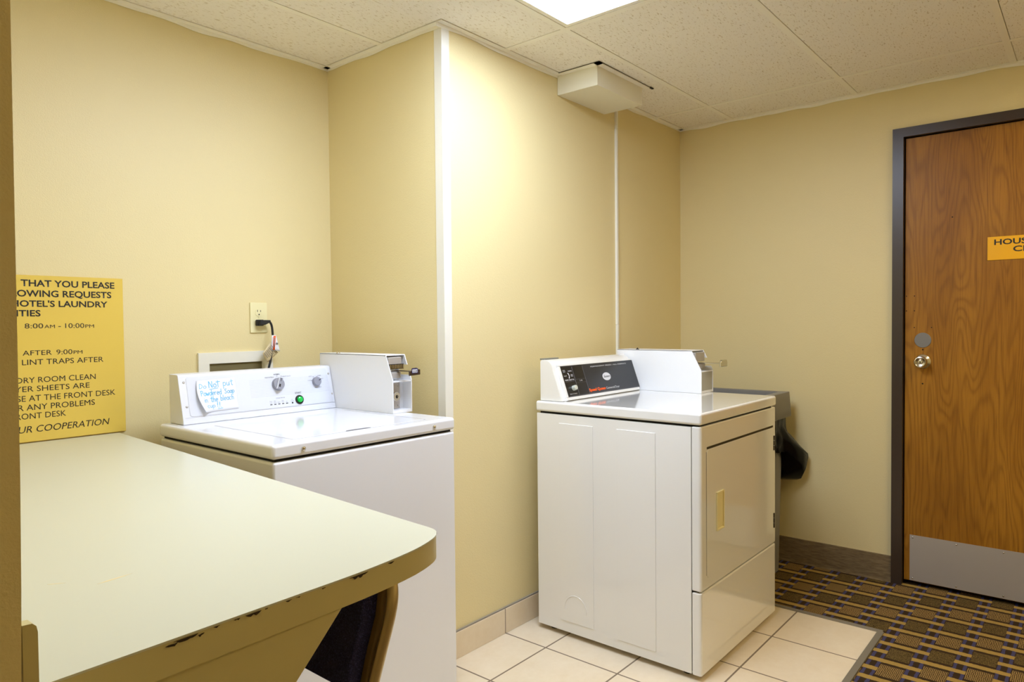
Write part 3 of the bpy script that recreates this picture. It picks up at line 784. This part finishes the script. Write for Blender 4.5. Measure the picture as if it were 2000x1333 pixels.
for u, s in ((0.3275, 0.131), (0.343, 0.1345), (0.359, 0.1325), (0.480, 0.1085), (0.4885, 0.1215), (0.505, 0.122), (0.5175, 0.113)):
    bm = B(); lathe(bm, [(0.0013, 0), (0.0013, 0.0004), (0, 0.0004)], WM(u, s, 0.0012), 8); obj('printed_dot', bm, M_INK, con, smooth=0)

# handwritten note
nt = thing('handwritten_note', 'curling white paper note in blue marker taped to the washer console', 'note', tuple(WC(0.12, 0.03, 0.003)))
NW, NH = 0.130, 0.1055
def note_pt(x, y, h=0.0):
    # x, y in 0..1 on the paper: the left edge curls off the console
    bow = 0.030 * max(0.0, 0.5 - 0.5 * math.cos(math.pi * min(1, y * 1.05))) * 0
    cur = max(0.0, 1 - x / 0.34)
    lift = 0.0022 + 0.016 * cur ** 2 * (0.35 + 0.65 * (1 - y)) * math.sin(math.pi * min(1.0, 0.12 + 0.88 * (1 - y)) * 0.62)
    indent = 0.010 * cur * math.sin(math.pi * y) * -1
    return WC(0.0565 + x * NW + indent * 0.8 + (0.012 * cur * (1 - y) ** 2), 0.0315 + 0.0035 * x + y * NH, lift + h)
b = B(); nx_, ny_ = 24, 12
g = [[b.verts.new(note_pt(i / nx_, j / ny_)) for j in range(ny_ + 1)] for i in range(nx_ + 1)]
for i in range(nx_):
    for j in range(ny_): b.faces.new((g[i][j], g[i + 1][j], g[i + 1][j + 1], g[i][j + 1]))
po = obj('paper', b, M_PAPER, nt); po.modifiers.new('thickness', 'SOLIDIFY').thickness = 0.0003
def arc(cx, cy, rx, ry, a0, a1, n=10): return [(cx + rx * math.cos(math.radians(a0 + (a1 - a0) * k / n)), cy + ry * math.sin(math.radians(a0 + (a1 - a0) * k / n))) for k in range(n + 1)]
oo = lambda: [arc(.25, .27, .22, .27, 0, 360, 14)]
GL = {'D': [[(.05, 1), (.05, 0)], [(.05, 1)] + arc(.05, .5, .5, .5, 90, -90, 10)], 'N': [[(.05, 0), (.05, 1), (.55, 0), (.55, 1)]],
      'o': oo(), 't': [[(.25, .95), (.25, .1), (.35, 0), (.42, .05)], [(.02, .62), (.45, .66)]], 'T': [[(.25, 1.05), (.25, 0)], [(-.05, .8), (.6, .84)]],
      'p': [[(.05, .55), (.05, -.45)], [(.05, .45)] + arc(.22, .28, .2, .26, 110, -120, 10)], 'P': [[(.1, .9), (.05, 0)], [(.0, .85)] + arc(.2, .68, .28, .24, 90, -90, 8) + [(.08, .42)]],
      'u': [[(.05, .55), (.07, .12), (.2, 0), (.36, .12), (.42, .55), (.42, 0)]], 'w': [[(.0, .55), (.14, 0), (.26, .4), (.38, 0), (.52, .55)]],
      'd': [arc(.22, .27, .2, .26, 20, 350, 12), [(.43, 1), (.43, 0)]], 'e': [[(.05, .28), (.4, .32)] + arc(.23, .28, .19, .27, 10, 310, 12)],
      'r': [[(.05, .55), (.06, 0)], [(.06, .35), (.18, .52), (.34, .52)]], 'S': [[(.45, .85), (.25, .95), (.08, .78), (.2, .55), (.4, .38), (.36, .1), (.15, 0), (0, .12)]],
      'a': [arc(.22, .27, .2, .26, 30, 350, 12), [(.42, .52), (.42, 0)]], 'i': [[(.08, .5), (.08, 0)], [(.08, .75), (.09, .78)]], 'n': [[(.05, .55), (.05, 0)], [(.05, .4), (.2, .54), (.36, .45), (.38, 0)]],
      'h': [[(.05, 1), (.05, 0)], [(.05, .4), (.2, .54), (.36, .45), (.38, 0)]], 'b': [[(.05, 1), (.05, 0)], [(.05, .4)] + arc(.22, .27, .2, .26, 120, -130, 10)],
      'l': [[(.06, 1), (.06, 0)]], 'c': [arc(.24, .27, .2, .27, 50, 310, 10)], '!': [[(.08, .95), (.06, .3)], [(.05, .08), (.06, .02)]]}
ADV = {'D': .72, 'N': .74, 'w': .62, 'i': .22, 'l': .2, '!': .24, 'P': .6, 'S': .58, 'T': .5, ' ': .4}
def write(bm, s, x, y, sx, sy, wd):
    for ch in s:
        for st in GL.get(ch, []):
            pts = [(x + p * sx, y + q * sy) for p, q in st]
            for a0, a1 in zip(pts, pts[1:]):
                d = Vector((a1[0] - a0[0], (a1[1] - a0[1]) * NH / NW)); 
                if d.length < 1e-6: d = Vector((1e-3, 0))
                nn = Vector((-d.y, d.x)).normalized() * wd
                dx, dy = nn.x, nn.y * NW / NH
                e = d.normalized() * wd * .5; ex, ey = e.x, e.y * NW / NH
                q = [(a0[0] + dx - ex, a0[1] + dy - ey), (a0[0] - dx - ex, a0[1] - dy - ey), (a1[0] - dx + ex, a1[1] - dy + ey), (a1[0] + dx + ex, a1[1] + dy + ey)]
                bm.faces.new([bm.verts.new(note_pt(u, v, 0.0004)) for u, v in q])
        x += ADV.get(ch, .52) * sx
    return x
bm = B()
write(bm, 'Do', .06, .74, .145, .14, .006); write(bm, 'NoT', .29, .745, .16, .20, .008); write(bm, 'put', .66, .76, .18, .20, .007)
write(bm, 'Powdered', .08, .51, .120, .17, .007); write(bm, 'Soap', .68, .52, .125, .15, .007)
write(bm, 'in', .13, .30, .14, .17, .006); write(bm, 'the', .29, .30, .13, .18, .0075); write(bm, 'bleach', .55, .31, .130, .17, .0065)
write(bm, 'cup', .17, .13, .15, .13, .006); write(bm, '!!', .44, .14, .24, .14, .009)
for l in ([(.30, .695), (.52, .71)], [(.45, .065), (.58, .08)], [(.47, .105), (.48, .108)], [(.54, .11), (.55, .113)]):
    GL['_'] = [[(0, 0), ((l[1][0] - l[0][0]), (l[1][1] - l[0][1]))]]; write(bm, '_', l[0][0], l[0][1], 1, 1, .006)
bmesh.ops.recalc_face_normals(bm, faces=bm.faces)
obj('handwriting', bm, M_BLUEINK, nt, smooth=0)

# coin boxes ------------------------------------------------------------------
def coin_box(parent, x0, x1, yb, yf, ytf, z0, zt, zk, mat_, slide_out, deep, tag):
    """open fronted coin box: yb back, yf lower front, ytf front of the top, zk height of the kink"""
    t = 0.003
    prof = [(yb, z0), (yf, z0), (yf, zk), (ytf, zt), (yb, zt)]
    bm = B(); prism(bm, prof, 0, x0, x0 + t)
    # right cheek with a notch for the slide
    zn0, zn1 = zk + 0.016, zk + 0.052
    yl = lambda z: yf + (ytf - yf) * (z - zk) / (zt - zk)
    prism(bm, [(yb, z0), (yf, z0), (yf, zk), (yl(zn0), zn0), (yl(zn0) + 0.055, zn0), (yl(zn1) + 0.05, zn1), (yl(zn1), zn1), (ytf, zt), (yb, zt)], 0, x1 - t, x1)
    box(bm, x0, x1, ytf, yb, zt - t, zt + 0.0006, 0.0008, 1)                 # top
    box(bm, x0 + t, x1 - t, yf + deep, yb - 0.001, z0, zk - 0.004)            # body behind the lower opening
    box(bm, x0 + t, x1 - t, yf + 0.078, yb - 0.001, zk - 0.004, zt - t)       # body behind the slide opening
    box(bm, x0 + t, x1 - t, yf + 0.001, yf + max(deep, 0.078), zk - 0.006, zk - 0.002)     # shelf
    box(bm, x0 + t, x1 - t, yf + 0.001, yf + deep, z0, z0 + 0.010)            # sill
    cbx = obj('coin_box', bm, mat_, parent, label='white open fronted coin box', smooth=0)
    xc = (x0 + x1) / 2
    bm = B()
    if deep > 0.02:
        box(bm, x0 + 0.006, x1 - 0.022, yf + deep - 0.006, yf + deep, z0 + 0.012, zk - 0.010, 0.001, 1)
        for bx_, bz in ((x1 - 0.030, z0 + 0.022), (x1 - 0.030, zk - 0.022)):
            lathe(bm, [(0.004, 0), (0.003, 0.003), (0, 0.004)], to_minus_y(bx_, yf + deep - 0.006, bz), 12)
        lp = obj('lock_plate', bm, M_STEEL, parent, label='galvanised lock plate')
        bm = B(); lathe(bm, [(0.016, 0), (0.016, 0.012), (0.0145, 0.014), (0.006, 0.014), (0.005, 0.012), (0, 0.012)], to_minus_y(xc - 0.004, yf + deep - 0.006, (z0 + zk) / 2 - 0.002), 24)
        obj('lock', bm, M_CHROME, lp)
        bm = B(); box(bm, xc - 0.0055, xc - 0.0025, yf + deep - 0.0205, yf + deep - 0.0185, (z0 + zk) / 2 - 0.008, (z0 + zk) / 2 + 0.004); obj('keyhole', bm, M_DARK, lp, smooth=0)
    else:
        box(bm, x0 + t, x1 - t, yf + 0.002, yf + 0.004, z0 + 0.010, zk - 0.006); obj('front_plate', bm, mat('grey_coin_door', (178, 178, 170), 0.4, 0.3), cbx, smooth=0)
    # slide mechanism
    bm = B()
    zs = zk + 0.034
    box(bm, x0 + 0.008, x1 - 0.020, yf + 0.030, yf + 0.075, zs + 0.004, zt - 0.008, 0.002, 1)
    box(bm, x0 + 0.012, x1 - 0.030, yf + 0.022, yf + 0.060, zk + 0.006, zs - 0.006, 0.003, 2)
    if tag:
        for k in range(9):
            box(bm, x0 + 0.010 + 0.0072 * k, x0 + 0.0136 + 0.0072 * k, yf + 0.024, yf + 0.034, zs + 0.006, zs + 0.020, mi=1)
        box(bm, x0 + 0.008, x0 + 0.075, yf + 0.0275, yf + 0.031, zs + 0.004, zs + 0.022, mi=2)
    obj('coin_mechanism', bm, [M_STEEL, M_CHROME, M_BLACK], cbx)
    bm = B()
    xa, xb = (x0 + 0.030, x1 - 0.012)
    box(bm, xa + 0.008, xb - 0.008, yf - slide_out, yf + 0.05, zs - 0.003, zs - 0.0005, 0.0006, 1)
    if tag:
        ysl = yf - slide_out
        prism(bm, [(xa - 0.002, zs - 0.016), (xb + 0.002, zs - 0.014), (xb + 0.002, zs + 0.004), (xb - 0.012, zs + 0.006), (xb - 0.014, zs + 0.011), (xa + 0.012, zs + 0.010), (xa + 0.010, zs + 0.003), (xa - 0.002, zs + 0.001)], 1, ysl - 0.006, ysl, 0.001, 1)
    else:
        ysl = yf - slide_out
        prism(bm, [(xa + 0.006, zs - 0.016), (xb - 0.006, zs - 0.016), (xb - 0.006, zs + 0.004), (xb - 0.012, zs + 0.013), (xa + 0.014, zs + 0.013), (xa + 0.006, zs + 0.004)], 1, ysl - 0.008, ysl, 0.0015, 1)
    sl = obj('coin_slide', bm, mat('dark_chrome_slide', (96, 84, 70), 0.3, 0.9) if tag else M_CHROME, parent, label='metal coin slide pulled out in front')
    if tag:
        bm = B(); box(bm, xa + 0.008, xb - 0.010, ysl - 0.0068, ysl - 0.006, zs - 0.008, zs + 0.0085, mi=0)
        box(bm, xa + 0.010, xb - 0.013, ysl - 0.0071, ysl - 0.0066, zs - 0.0055, zs + 0.0055, mi=1)
        text(bm, '$1.00', ((xa + xb) / 2 - 0.001, ysl - 0.0071, zs - 0.0038), X, Z, 0.0076, width=xb - xa - 0.027, align='C', bold=0.02, mi=2)
        obj('price_label', bm, [mat('dark_blue_label', (30, 28, 96), 0.4), M_WHITEINK, M_INK], sl, label='blue $1.00 price label', smooth=0)
    bm = B(); lathe(bm, [(0.008, 0), (0.007, 0.003), (0.003, 0.004), (0.0025, 0.008), (0, 0.0085)], Matrix.Translation((x0 + 0.012, yb - 0.10, zt + 0.0006)), 14)
    obj('bolt', bm, M_CHROME if tag else M_BLACK, cbx)
    return cbx
coin_box(wm, 1.5725, 1.660, 2.28, 1.857, 1.893, 0.9145, 1.116, 1.028, M_COIN, 0.05, 0.045, True)

# ------------------------------------------------------------------ dryer
RX0, RX1, RY0, RY1 = 2.189, 2.897, 1.0156, 1.712
dr = thing('dryer', 'white coin operated dryer with a charcoal control panel', 'dryer', ((RX0 + RX1) / 2, (RY0 + RY1) / 2, 0))
bm = B(); box(bm, RX0 + 0.001, RX1 - 0.001, 1.052, RY1, 0.02, 0.866, 0.002, 2)
# pressed ribs: two tall panels and a knock-out ring on the left side
def rib(y0, y1, z0, z1, wv=0.0011):
    for q in ((y0, y1, z1 - .002, z1), (y0, y1, z0, z0 + .002), (y0, y0 + .002, z0, z1), (y1 - .002, y1, z0, z1)):
        box(bm, RX0 + 0.001 - wv, RX0 + 0.004, q[0], q[1], q[2], q[3])
def press(y0, y1, z0, z1, wv=0.0009):
    prism(bm, [(y0, z0), (y1, z0), (y1, z1), (y0, z1)], 0, RX0 + 0.001 - wv, RX0 + 0.004, 0.0013, 2)
press(1.447, 1.602, 0.063, 0.833, 0.0022); press(1.186, 1.344, 0.056, 0.833, 0.0022)
ring = []
for k in range(25):
    t = math.radians(-10 + 200 * k / 24); ring.append((RX0 - 0.0012, 1.530 - 0.05 * math.cos(t), 0.118 + 0.052 * math.sin(t)))
tube(bm, ring, 0.0016, 8)
cab = obj('cabinet', bm, M_ENAMELD, dr, smooth=40)
bm = B(); box(bm, RX0 + 0.012, RX1 - 0.012, 1.03, RY1 - 0.01, 0.860, 0.876); obj('gap_shade', bm, M_DARK, dr)  # shade of the gap below the dryer top, done in near-black
bm = B(); box(bm, RX0 + 0.006, RX1 - 0.006, 1.040, 1.056, 0.03, 0.864); box(bm, RX0 + 0.01, RX1 - 0.01, 1.03, 1.046, 0.298, 0.312); obj('seam', bm, M_DARK, dr, smooth=0)
for fx in (RX0 + 0.05, RX1 - 0.05):
    for fy in (RY0 + 0.07, RY1 - 0.05):
        bm = B(); lathe(bm, [(0.02, 0.0), (0.02, 0.009), (0.008, 0.011), (0.008, 0.03)], Matrix.Translation((fx, fy, 0)), 16); obj('foot', bm, M_RUBBER, dr)
bm = B(); box(bm, RX0 - 0.003, RX1 + 0.002, RY0 - 0.002, RY1 + 0.004, 0.8735, 0.914, 0.009, 4)
obj('top', bm, M_ENAMELD, dr, label='glossy white enamel top')
# front panels with the door
bm = B()
prism(bm, [(RX0, 1.050), (RX0, RY0 + 0.006), (RX0 + 0.006, RY0), (RX1 - 0.006, RY0), (RX1, RY0 + 0.006), (RX1, 1.050)], 2, 0.3085, 0.868, 0.004, 3)
fp = obj('front_panel', bm, M_ENAMELD, dr)
bm = B()
prism(bm, [(RX0, 1.050), (RX0, RY0 + 0.006), (RX0 + 0.006, RY0), (RX1 - 0.006, RY0), (RX1, RY0 + 0.006), (RX1, 1.050)], 2, 0.018, 0.303, 0.005, 3)
obj('lower_panel', bm, M_ENAMELD, dr)
bm = B()
d0, d1, dz0, dz1 = 2.232, 2.868, 0.345, 0.787
prism(bm, [(d0, dz0 + .012), (d0 + .010, dz0), (d1, dz0), (d1, dz1 - .014), (d1 - .014, dz1), (d0 + .014, dz1), (d0, dz1 - .014)], 1, RY0 - 0.0009, RY0 + 0.01, 0.0008, 1)
dd = obj('door', bm, M_ENAMELD, dr, label='white dryer door')
bm = B()
box(bm, d0 + 0.002, d1 - 0.004, RY0 - 0.0007, RY0 + 0.01, dz1 + 0.0005, dz1 + 0.0085); box(bm, d0 - 0.0025, d0 - 0.0006, RY0 - 0.0004, RY0 + 0.01, dz0 + 0.01, dz1 - 0.008)
obj('door_gap', bm, mat('deep_olive_gap', (52, 44, 20), 0.8), dd, smooth=0)
bm = B()
h0, h1, hz0, hz1 = 2.307, 2.368, 0.491, 0.627
for q in ((h0, h0 + .007, hz0, hz1), (h1 - .004, h1, hz0, hz1), (h0 + .007, h1 - .004, hz1 - .006, hz1), (h0 + .007, h1 - .004, hz0, hz0 + .006)):
    box(bm, q[0], q[1], RY0 - 0.006, RY0 - 0.0009, q[2], q[3], 0.001, 1)
box(bm, h0 + .006, h1 - .003, RY0 - 0.0016, RY0 - 0.0009, hz0 + .005, hz1 - .005)
obj('handle', bm, M_ALMOND, dd, label='almond plastic pull')
for hz in (0.722, 0.402):
    bm = B(); 
    for k in range(3): lathe(bm, [(0.0035, 0), (0.0035, 0.019)], Matrix.Translation((2.8735, RY0 - 0.001, hz - 0.03 + 0.0205 * k)), 10)
    obj('hinge', bm, mat('dark_hinge_metal', (60, 54, 44), 0.4, 0.7), dd)
# console
KX0, KX1 = 2.203, 2.782
kb, kt = Vector((2.205, 1.59, 0.9145)), Vector((2.205, 1.645, 1.07))
ks = (kt - kb).normalized(); kn_ = Vector((1, 0, 0)).cross(ks)
def DC(u, s, h=0.0): return kb + Vector((u, 0, 0)) + ks * s + kn_ * h
def DM(u=0, s=0, h=0.0): return frame_m(DC(u, s, h), X, ks)
bm = B()
prism(bm, [(1.597, 0.9145), (1.6395, 1.034), (1.644, 1.052), (1.650, 1.063), (1.660, 1.071), (1.676, 1.0765), (1.697, 1.0765), (1.704, 1.070), (1.704, 0.9145)], 0, KX0, KX1 + 0.01, 0.003, 2)
kc = obj('console', bm, M_ENAMELD, dr, label='sloped white control console')
bm = B()      # raised bezel around the panel
u0, u1, s0, s1 = 0.0355, 0.5945, 0.0145, 0.1425
pad = 0.001
for q in ((0.022, 0.585, 0.002, s0), (0.022, 0.585, s1, 0.1500), (0.022, u0, s0, s1), (u1 - 0.0, 0.598, s0, s1)):
    if q[1] > q[0]: box(bm, q[0], q[1], q[2], q[3], -0.010, 0.004, 0.0015, 2, M=DM())
obj('bezel', bm, M_ENAMELD, kc)
bm = B()
box(bm, u0, u1 - 0.002, s0, s1, -0.006, 0.0025, M=DM())
box(bm, u0 + .003, 0.1125, s0 + .004, s1 - .004, 0.0022, 0.0027, mi=1, M=DM()); box(bm, 0.1165, 0.186, s0 + .004, s1 - .004, 0.0022, 0.0027, mi=1, M=DM())
for q in ((0.113, 0.1142, s0 + .004, s1 - .006), (0.1880, 0.1888, s0 + .004, s1 - .004), (0.040, 0.112, 0.0768, 0.0774), (0.118, 0.186, 0.0830, 0.0834), (0.118, 0.186, 0.0690, 0.0694), (u0 + .002, u1 - .004, s0 + .001, s0 + .0016), (u0 + .002, u1 - .004, s0 + .0032, s0 + .0038)):
    box(bm, q[0], q[1], q[2], q[3], 0.0024, 0.0029, mi=2, M=DM())
pn = obj('control_panel', bm, [M_PANELB, M_PANELB2, M_INKG], dr, label='charcoal control panel', smooth=0)
bm = B()
def dt(s_, u, s, h, align='L', bold=0.0, mi=0, width=None, shear=0.0):
    bm = B(); text(bm, s_, DC(u, s, 0.0027), X, ks, h, align=align, bold=bold, width=width, shear=shear); obj('printed_words', bm, M_ORANGE if mi else M_WHITEINK, pn, smooth=0)
dt('PERMANENT PRESS / ALL FABRICS', 0.247, 0.1270, 0.0050, width=0.286)
dt('Speed Queen', 0.190, 0.0262, 0.0125, width=0.124, bold=0.035, mi=1)
dt('Commercial Dryer', 0.320, 0.0262, 0.0095, width=0.104)
dt('HIGH', 0.046, 0.122, 0.0045); dt('HEAT', 0.046, 0.116, 0.0045); dt('NORMAL', 0.107, 0.1175, 0.0045, 'R'); dt('FLUFF', 0.046, 0.0985, 0.0045); dt('LOW', 0.092, 0.102, 0.0042); dt('HEAT', 0.092, 0.0965, 0.0042)
dt('FABRIC SELECTOR', 0.076, 0.0812, 0.0052, 'C', 0.01); dt('2  HR', 0.152, 0.0738, 0.0055, 'C'); dt('PUSH TO START', 0.076, 0.0235, 0.0046, 'C')
bm = B()
lathe(bm, [(0.031, 0), (0.031, 0.0012), (0.030, 0.0016), (0, 0.0016)], DM(0.3475, 0.0805, 0.0024) @ Matrix.Scale(0.56, 4, (0, 1, 0)), 36)
text(bm, 'Eastern', DC(0.3475, 0.0765, 0.0041), X, ks, 0.0095, width=0.046, align='C', bold=0.01, shear=0.25, mi=1)
obj('badge', bm, [M_WHITEP, M_INK], pn, label='white oval badge')
bm = B(); lathe(bm, [(0.0105, 0), (0.0105, 0.012), (0.009, 0.016), (0.0065, 0.017), (0, 0.017)], DM(0.0845, 0.0485, 0.0025), 24)
obj('start_knob', bm, mat('pale_chrome_knob', (216, 220, 206), 0.25, 0.3), pn, label='pale round push knob')
bm = B(); pts = [(0.0085 * math.cos(t), 0.0125 * math.sin(t)) for t in [math.radians(-75 + 150 * k / 10) for k in range(11)]] + [(-0.003 + 0.0085 * math.cos(t), 0.0095 * math.sin(t)) for t in [math.radians(65 - 130 * k / 10) for k in range(11)]]
prism(bm, pts, 2, 0.0026, 0.0036, M=DM(0.073, 0.101)); obj('selector_shaft', bm, M_WHITEP, pn, label='white crescent of the missing selector', smooth=0)
bm = B(); box(bm, 2.204, 2.305, 1.686, 1.706, 1.0755, 1.0815, 0.001, 1); obj('back_bracket', bm, mat('dull_grey_bracket', (140, 140, 128), 0.5, 0.4), dr)
coin_box(dr, 2.800, 2.918, 1.712, 1.296, 1.341, 0.9145, 1.097, 1.011, mat('white_dryer_coin_paint', (238, 240, 243), 0.3), 0.065, 0.012, False)

# ------------------------------------------------------------------ trash can with liner
tc = thing('trash_can', 'tall grey trash can with a black liner between dryer and wall', 'trash can', (3.24, 1.43, 0))
TX0, TX1, TY0, TY1 = 3.02, 3.452, 1.172, 1.70
bm = B()
def rrect(x0, x1, y0, y1, r, n=5):
    o = []
    for cx, cy, a in ((x1 - r, y1 - r, 0), (x0 + r, y1 - r, 90), (x0 + r, y0 + r, 180), (x1 - r, y0 + r, 270)):
        for k in range(n + 1):
            t = math.radians(a + 90 * k / n); o.append((cx + r * math.cos(t), cy + r * math.sin(t)))
    return o
def loft(bm, secs, mi=0, cap0=True, cap1=True):
    b = bmesh.new(); R_ = [[b.verts.new((x, y, z)) for x, y in pts] for pts, z in secs]
    n = len(R_[0])
    for A, C in zip(R_, R_[1:]):
        for k in range(n): b.faces.new((A[k], A[(k + 1) % n], C[(k + 1) % n], C[k]))
    if cap0: b.faces.new(R_[0][::-1])
    if cap1: b.faces.new(R_[-1])
    bmesh.ops.recalc_face_normals(b, faces=b.faces); _merge(bm, b, mi)
loft(bm, [(rrect(TX0 + .02, TX1 - .012, TY0 + .014, TY1 - .02, .02), 0.004), (rrect(TX0, TX1, TY0, TY1, .022), 0.77), (rrect(TX0 + .006, TX1 - .006, TY0 + .006, TY1 - .006, .02), 0.77), (rrect(TX0 + .026, TX1 - .026, TY0 + .026, TY1 - .026, .02), 0.03)])
obj('can_body', bm, M_CANG, tc)
bm = B()
loft(bm, [(rrect(TX0 - .028, 3.506, 1.150, TY1 + .028, .008), 0.755), (rrect(TX0 - .018, 3.496, 1.157, TY1 + .018, .008), 0.874), (rrect(TX0 + .02, 3.455, 1.195, TY1 - .02, .02), 0.874), (rrect(TX0 + .03, 3.445, 1.205, TY1 - .03, .02), 0.80)], cap0=False, cap1=False)
lidb = obj('lid_collar', bm, M_CANG, tc, label='grey square lid collar'); lidb.modifiers.new('thickness', 'SOLIDIFY').thickness = 0.003
bm = B(); box(bm, TX0 + .031, 3.444, 1.206, TY1 - .031, 0.80, 0.806); obj('swing_flap', bm, M_CANG, tc)
# liner folded over the rim: hem hangs lower and puffs out at the front corner on the wall side
bm = B(); b = bmesh.new()
NP, NV = 120, 16
per = []
def perim(t):
    w_, h_ = TX1 - TX0, TY1 - TY0; L = 2 * (w_ + h_); s = (t % 1.0) * L
    # starts at the back left, runs along the front, then up the wall side
    if s < w_: return TX0 + s, TY0, 0, -1
    s -= w_
    if s < h_: return TX1, TY0 + s, 1, 0
    s -= h_
    if s < w_: return TX1 - s, TY1, 0, 1
    return TX0, TY1 - (s - w_), -1, 0
w_, h_ = TX1 - TX0, TY1 - TY0; Lp = 2 * (w_ + h_)
tcn = w_ / Lp
rings = []
for j in range(NV + 1):
    v = j / NV; row = []
    for i in range(NP):
        t = i / NP; x, y, nx, ny = perim(t)
        dist = (t - tcn) * Lp                       # along the rim from the front wall-side corner
        pouch = math.exp(-((dist - 0.03) / (0.10 if dist > 0.03 else 0.065)) ** 2)
        drop = 0.165 + 0.165 * pouch + 0.012 * math.sin(dist * 40)
        fold = 0.005 * math.sin(dist * 130 + 3 * v) + 0.009 * noise.noise(Vector((dist * 40, v * 4, 0)))
        out = 0.008 + 0.004 * v + fold * (0.3 + v)
        if v > 0.30: out += pouch * (0.112 * min(1, (v - 0.30) / 0.40) if v < 0.72 else 0.112 - 0.022 * ((v - 0.72) / 0.28) ** 2)
        cx = math.exp(-(dist / 0.06) ** 2)
        ox, oy = nx, ny
        if cx > 0.02: ox, oy = nx + (1 - abs(nx)) * cx * 0.8 * (1 if dist <= 0 else 0), ny - (1 - abs(ny)) * cx * 0.8 * (1 if dist > 0 else 0)
        row.append(b.verts.new((min(x + ox * out, 3.578), y + oy * out, 0.772 - drop * v)))
    rings.append(row)
# hem tucked back under
row = []
for i in range(NP):
    x, y, nx, ny = perim(i / NP); q = rings[-1][i].co
    row.append(b.verts.new((x + nx * 0.004, y + ny * 0.004, q.z + 0.012)))
rings.append(row)
for A, C in zip(rings, rings[1:]):
    for i in range(NP): b.faces.new((A[i], A[(i + 1) % NP], C[(i + 1) % NP], C[i]))
bmesh.ops.recalc_face_normals(b, faces=b.faces); _merge(bm, b)
obj('bin_liner', bm, M_BAG, tc, label='black plastic liner folded over the rim', smooth=60)

# ------------------------------------------------------------------ banquet chair under the table
ch = thing('banquet_chair', 'navy upholstered chair with dull gold frame tucked under the folding table', 'chair', (0.58, 1.12, 0))
CYC = 1.125
def cx(z): return 0.715 + 0.16 * (z - 0.45)          # recline of the back
half = [(0.0, 0.155), (0.20, 0.165), (0.45, 0.178), (0.58, 0.184), (0.66, 0.198), (0.73, 0.212), (0.77, 0.212), (0.800, 0.195), (0.818, 0.150), (0.824, 0.08), (0.825, 0.0)]
pth = [(cx(z) + (0.09 * (1 - z / 0.45) if z < 0.45 else 0), CYC - h, z) for z, h in half]
pth += [(x, 2 * CYC - y, z) for x, y, z in pth[-2::-1]]
bm = B(); tube(bm, smooth_path(pth, 6), 0.011, 12, rx=0.009, up=X)
obj('back_frame', bm, M_BRASS, ch, label='dull gold bent metal frame')
bp_ = [(z, h - 0.012) for z, h in half if z >= 0.45]
bp_ = [(0.603, 0.178)] + [(z, h - 0.012) for z, h in half if z > 0.65 and h > 0.05]
bp_[-1] = (0.812, 0.075)
prof = [(CYC - h, z) for z, h in bp_] + [(CYC + h, z) for z, h in bp_[::-1]]
def back_slab(bm, prof, off0, off1, inset):
    b = bmesh.new(); cy, cz = CYC, 0.69
    P = [(y + (cy - y) * inset, z + (cz - z) * inset) for y, z in prof]
    lo = [b.verts.new((cx(z) + off0, y, z)) for y, z in P]; hi = [b.verts.new((cx(z) + off1, y, z)) for y, z in P]
    b.faces.new(lo); b.faces.new(hi[::-1]); n = len(P)
    for i in range(n): b.faces.new((lo[i], lo[(i + 1) % n], hi[(i + 1) % n], hi[i]))
    bmesh.ops.recalc_face_normals(b, faces=b.faces)
    bmesh.ops.bevel(b, geom=[e for e in b.edges if len(e.link_faces) == 2], offset=0.006, segments=3, profile=0.5, affect='EDGES')
    _merge(bm, b)
bm = B(); back_slab(bm, prof, -0.008, 0.008, 0.0); obj('back_shell', bm, M_PIPING, ch, label='brown back shell')
bm = B(); back_slab(bm, prof, -0.040, -0.006, 0.07); obj('backrest', bm, M_NAVY, ch, label='navy upholstered backrest')
bm = B(); loft(bm, [(rrect(0.30, 0.70, CYC - 0.20, CYC + 0.20, .05), 0.425), (rrect(0.29, 0.705, CYC - 0.21, CYC + 0.21, .055), 0.44), (rrect(0.29, 0.705, CYC - 0.21, CYC + 0.21, .055), 0.475), (rrect(0.305, 0.69, CYC - 0.195, CYC + 0.195, .05), 0.49)])
obj('seat', bm, M_NAVY, ch)
bm = B(); box(bm, 0.31, 0.715, CYC - 0.182, CYC + 0.182, 0.400, 0.425, 0.003, 2); obj('seat_frame', bm, M_BRASS, ch)
for sgn in (-1, 1):
    bm = B(); tube(bm, [(0.33, CYC + sgn * 0.17, 0.41), (0.315, CYC + sgn * 0.175, 0.0)], 0.011, 12); obj('leg', bm, M_BRASS, ch)

# clear stray default data names
for o in bpy.data.objects:
    if o.type == 'MESH' and o.data.name.startswith('tmp'): o.data.name = o.name
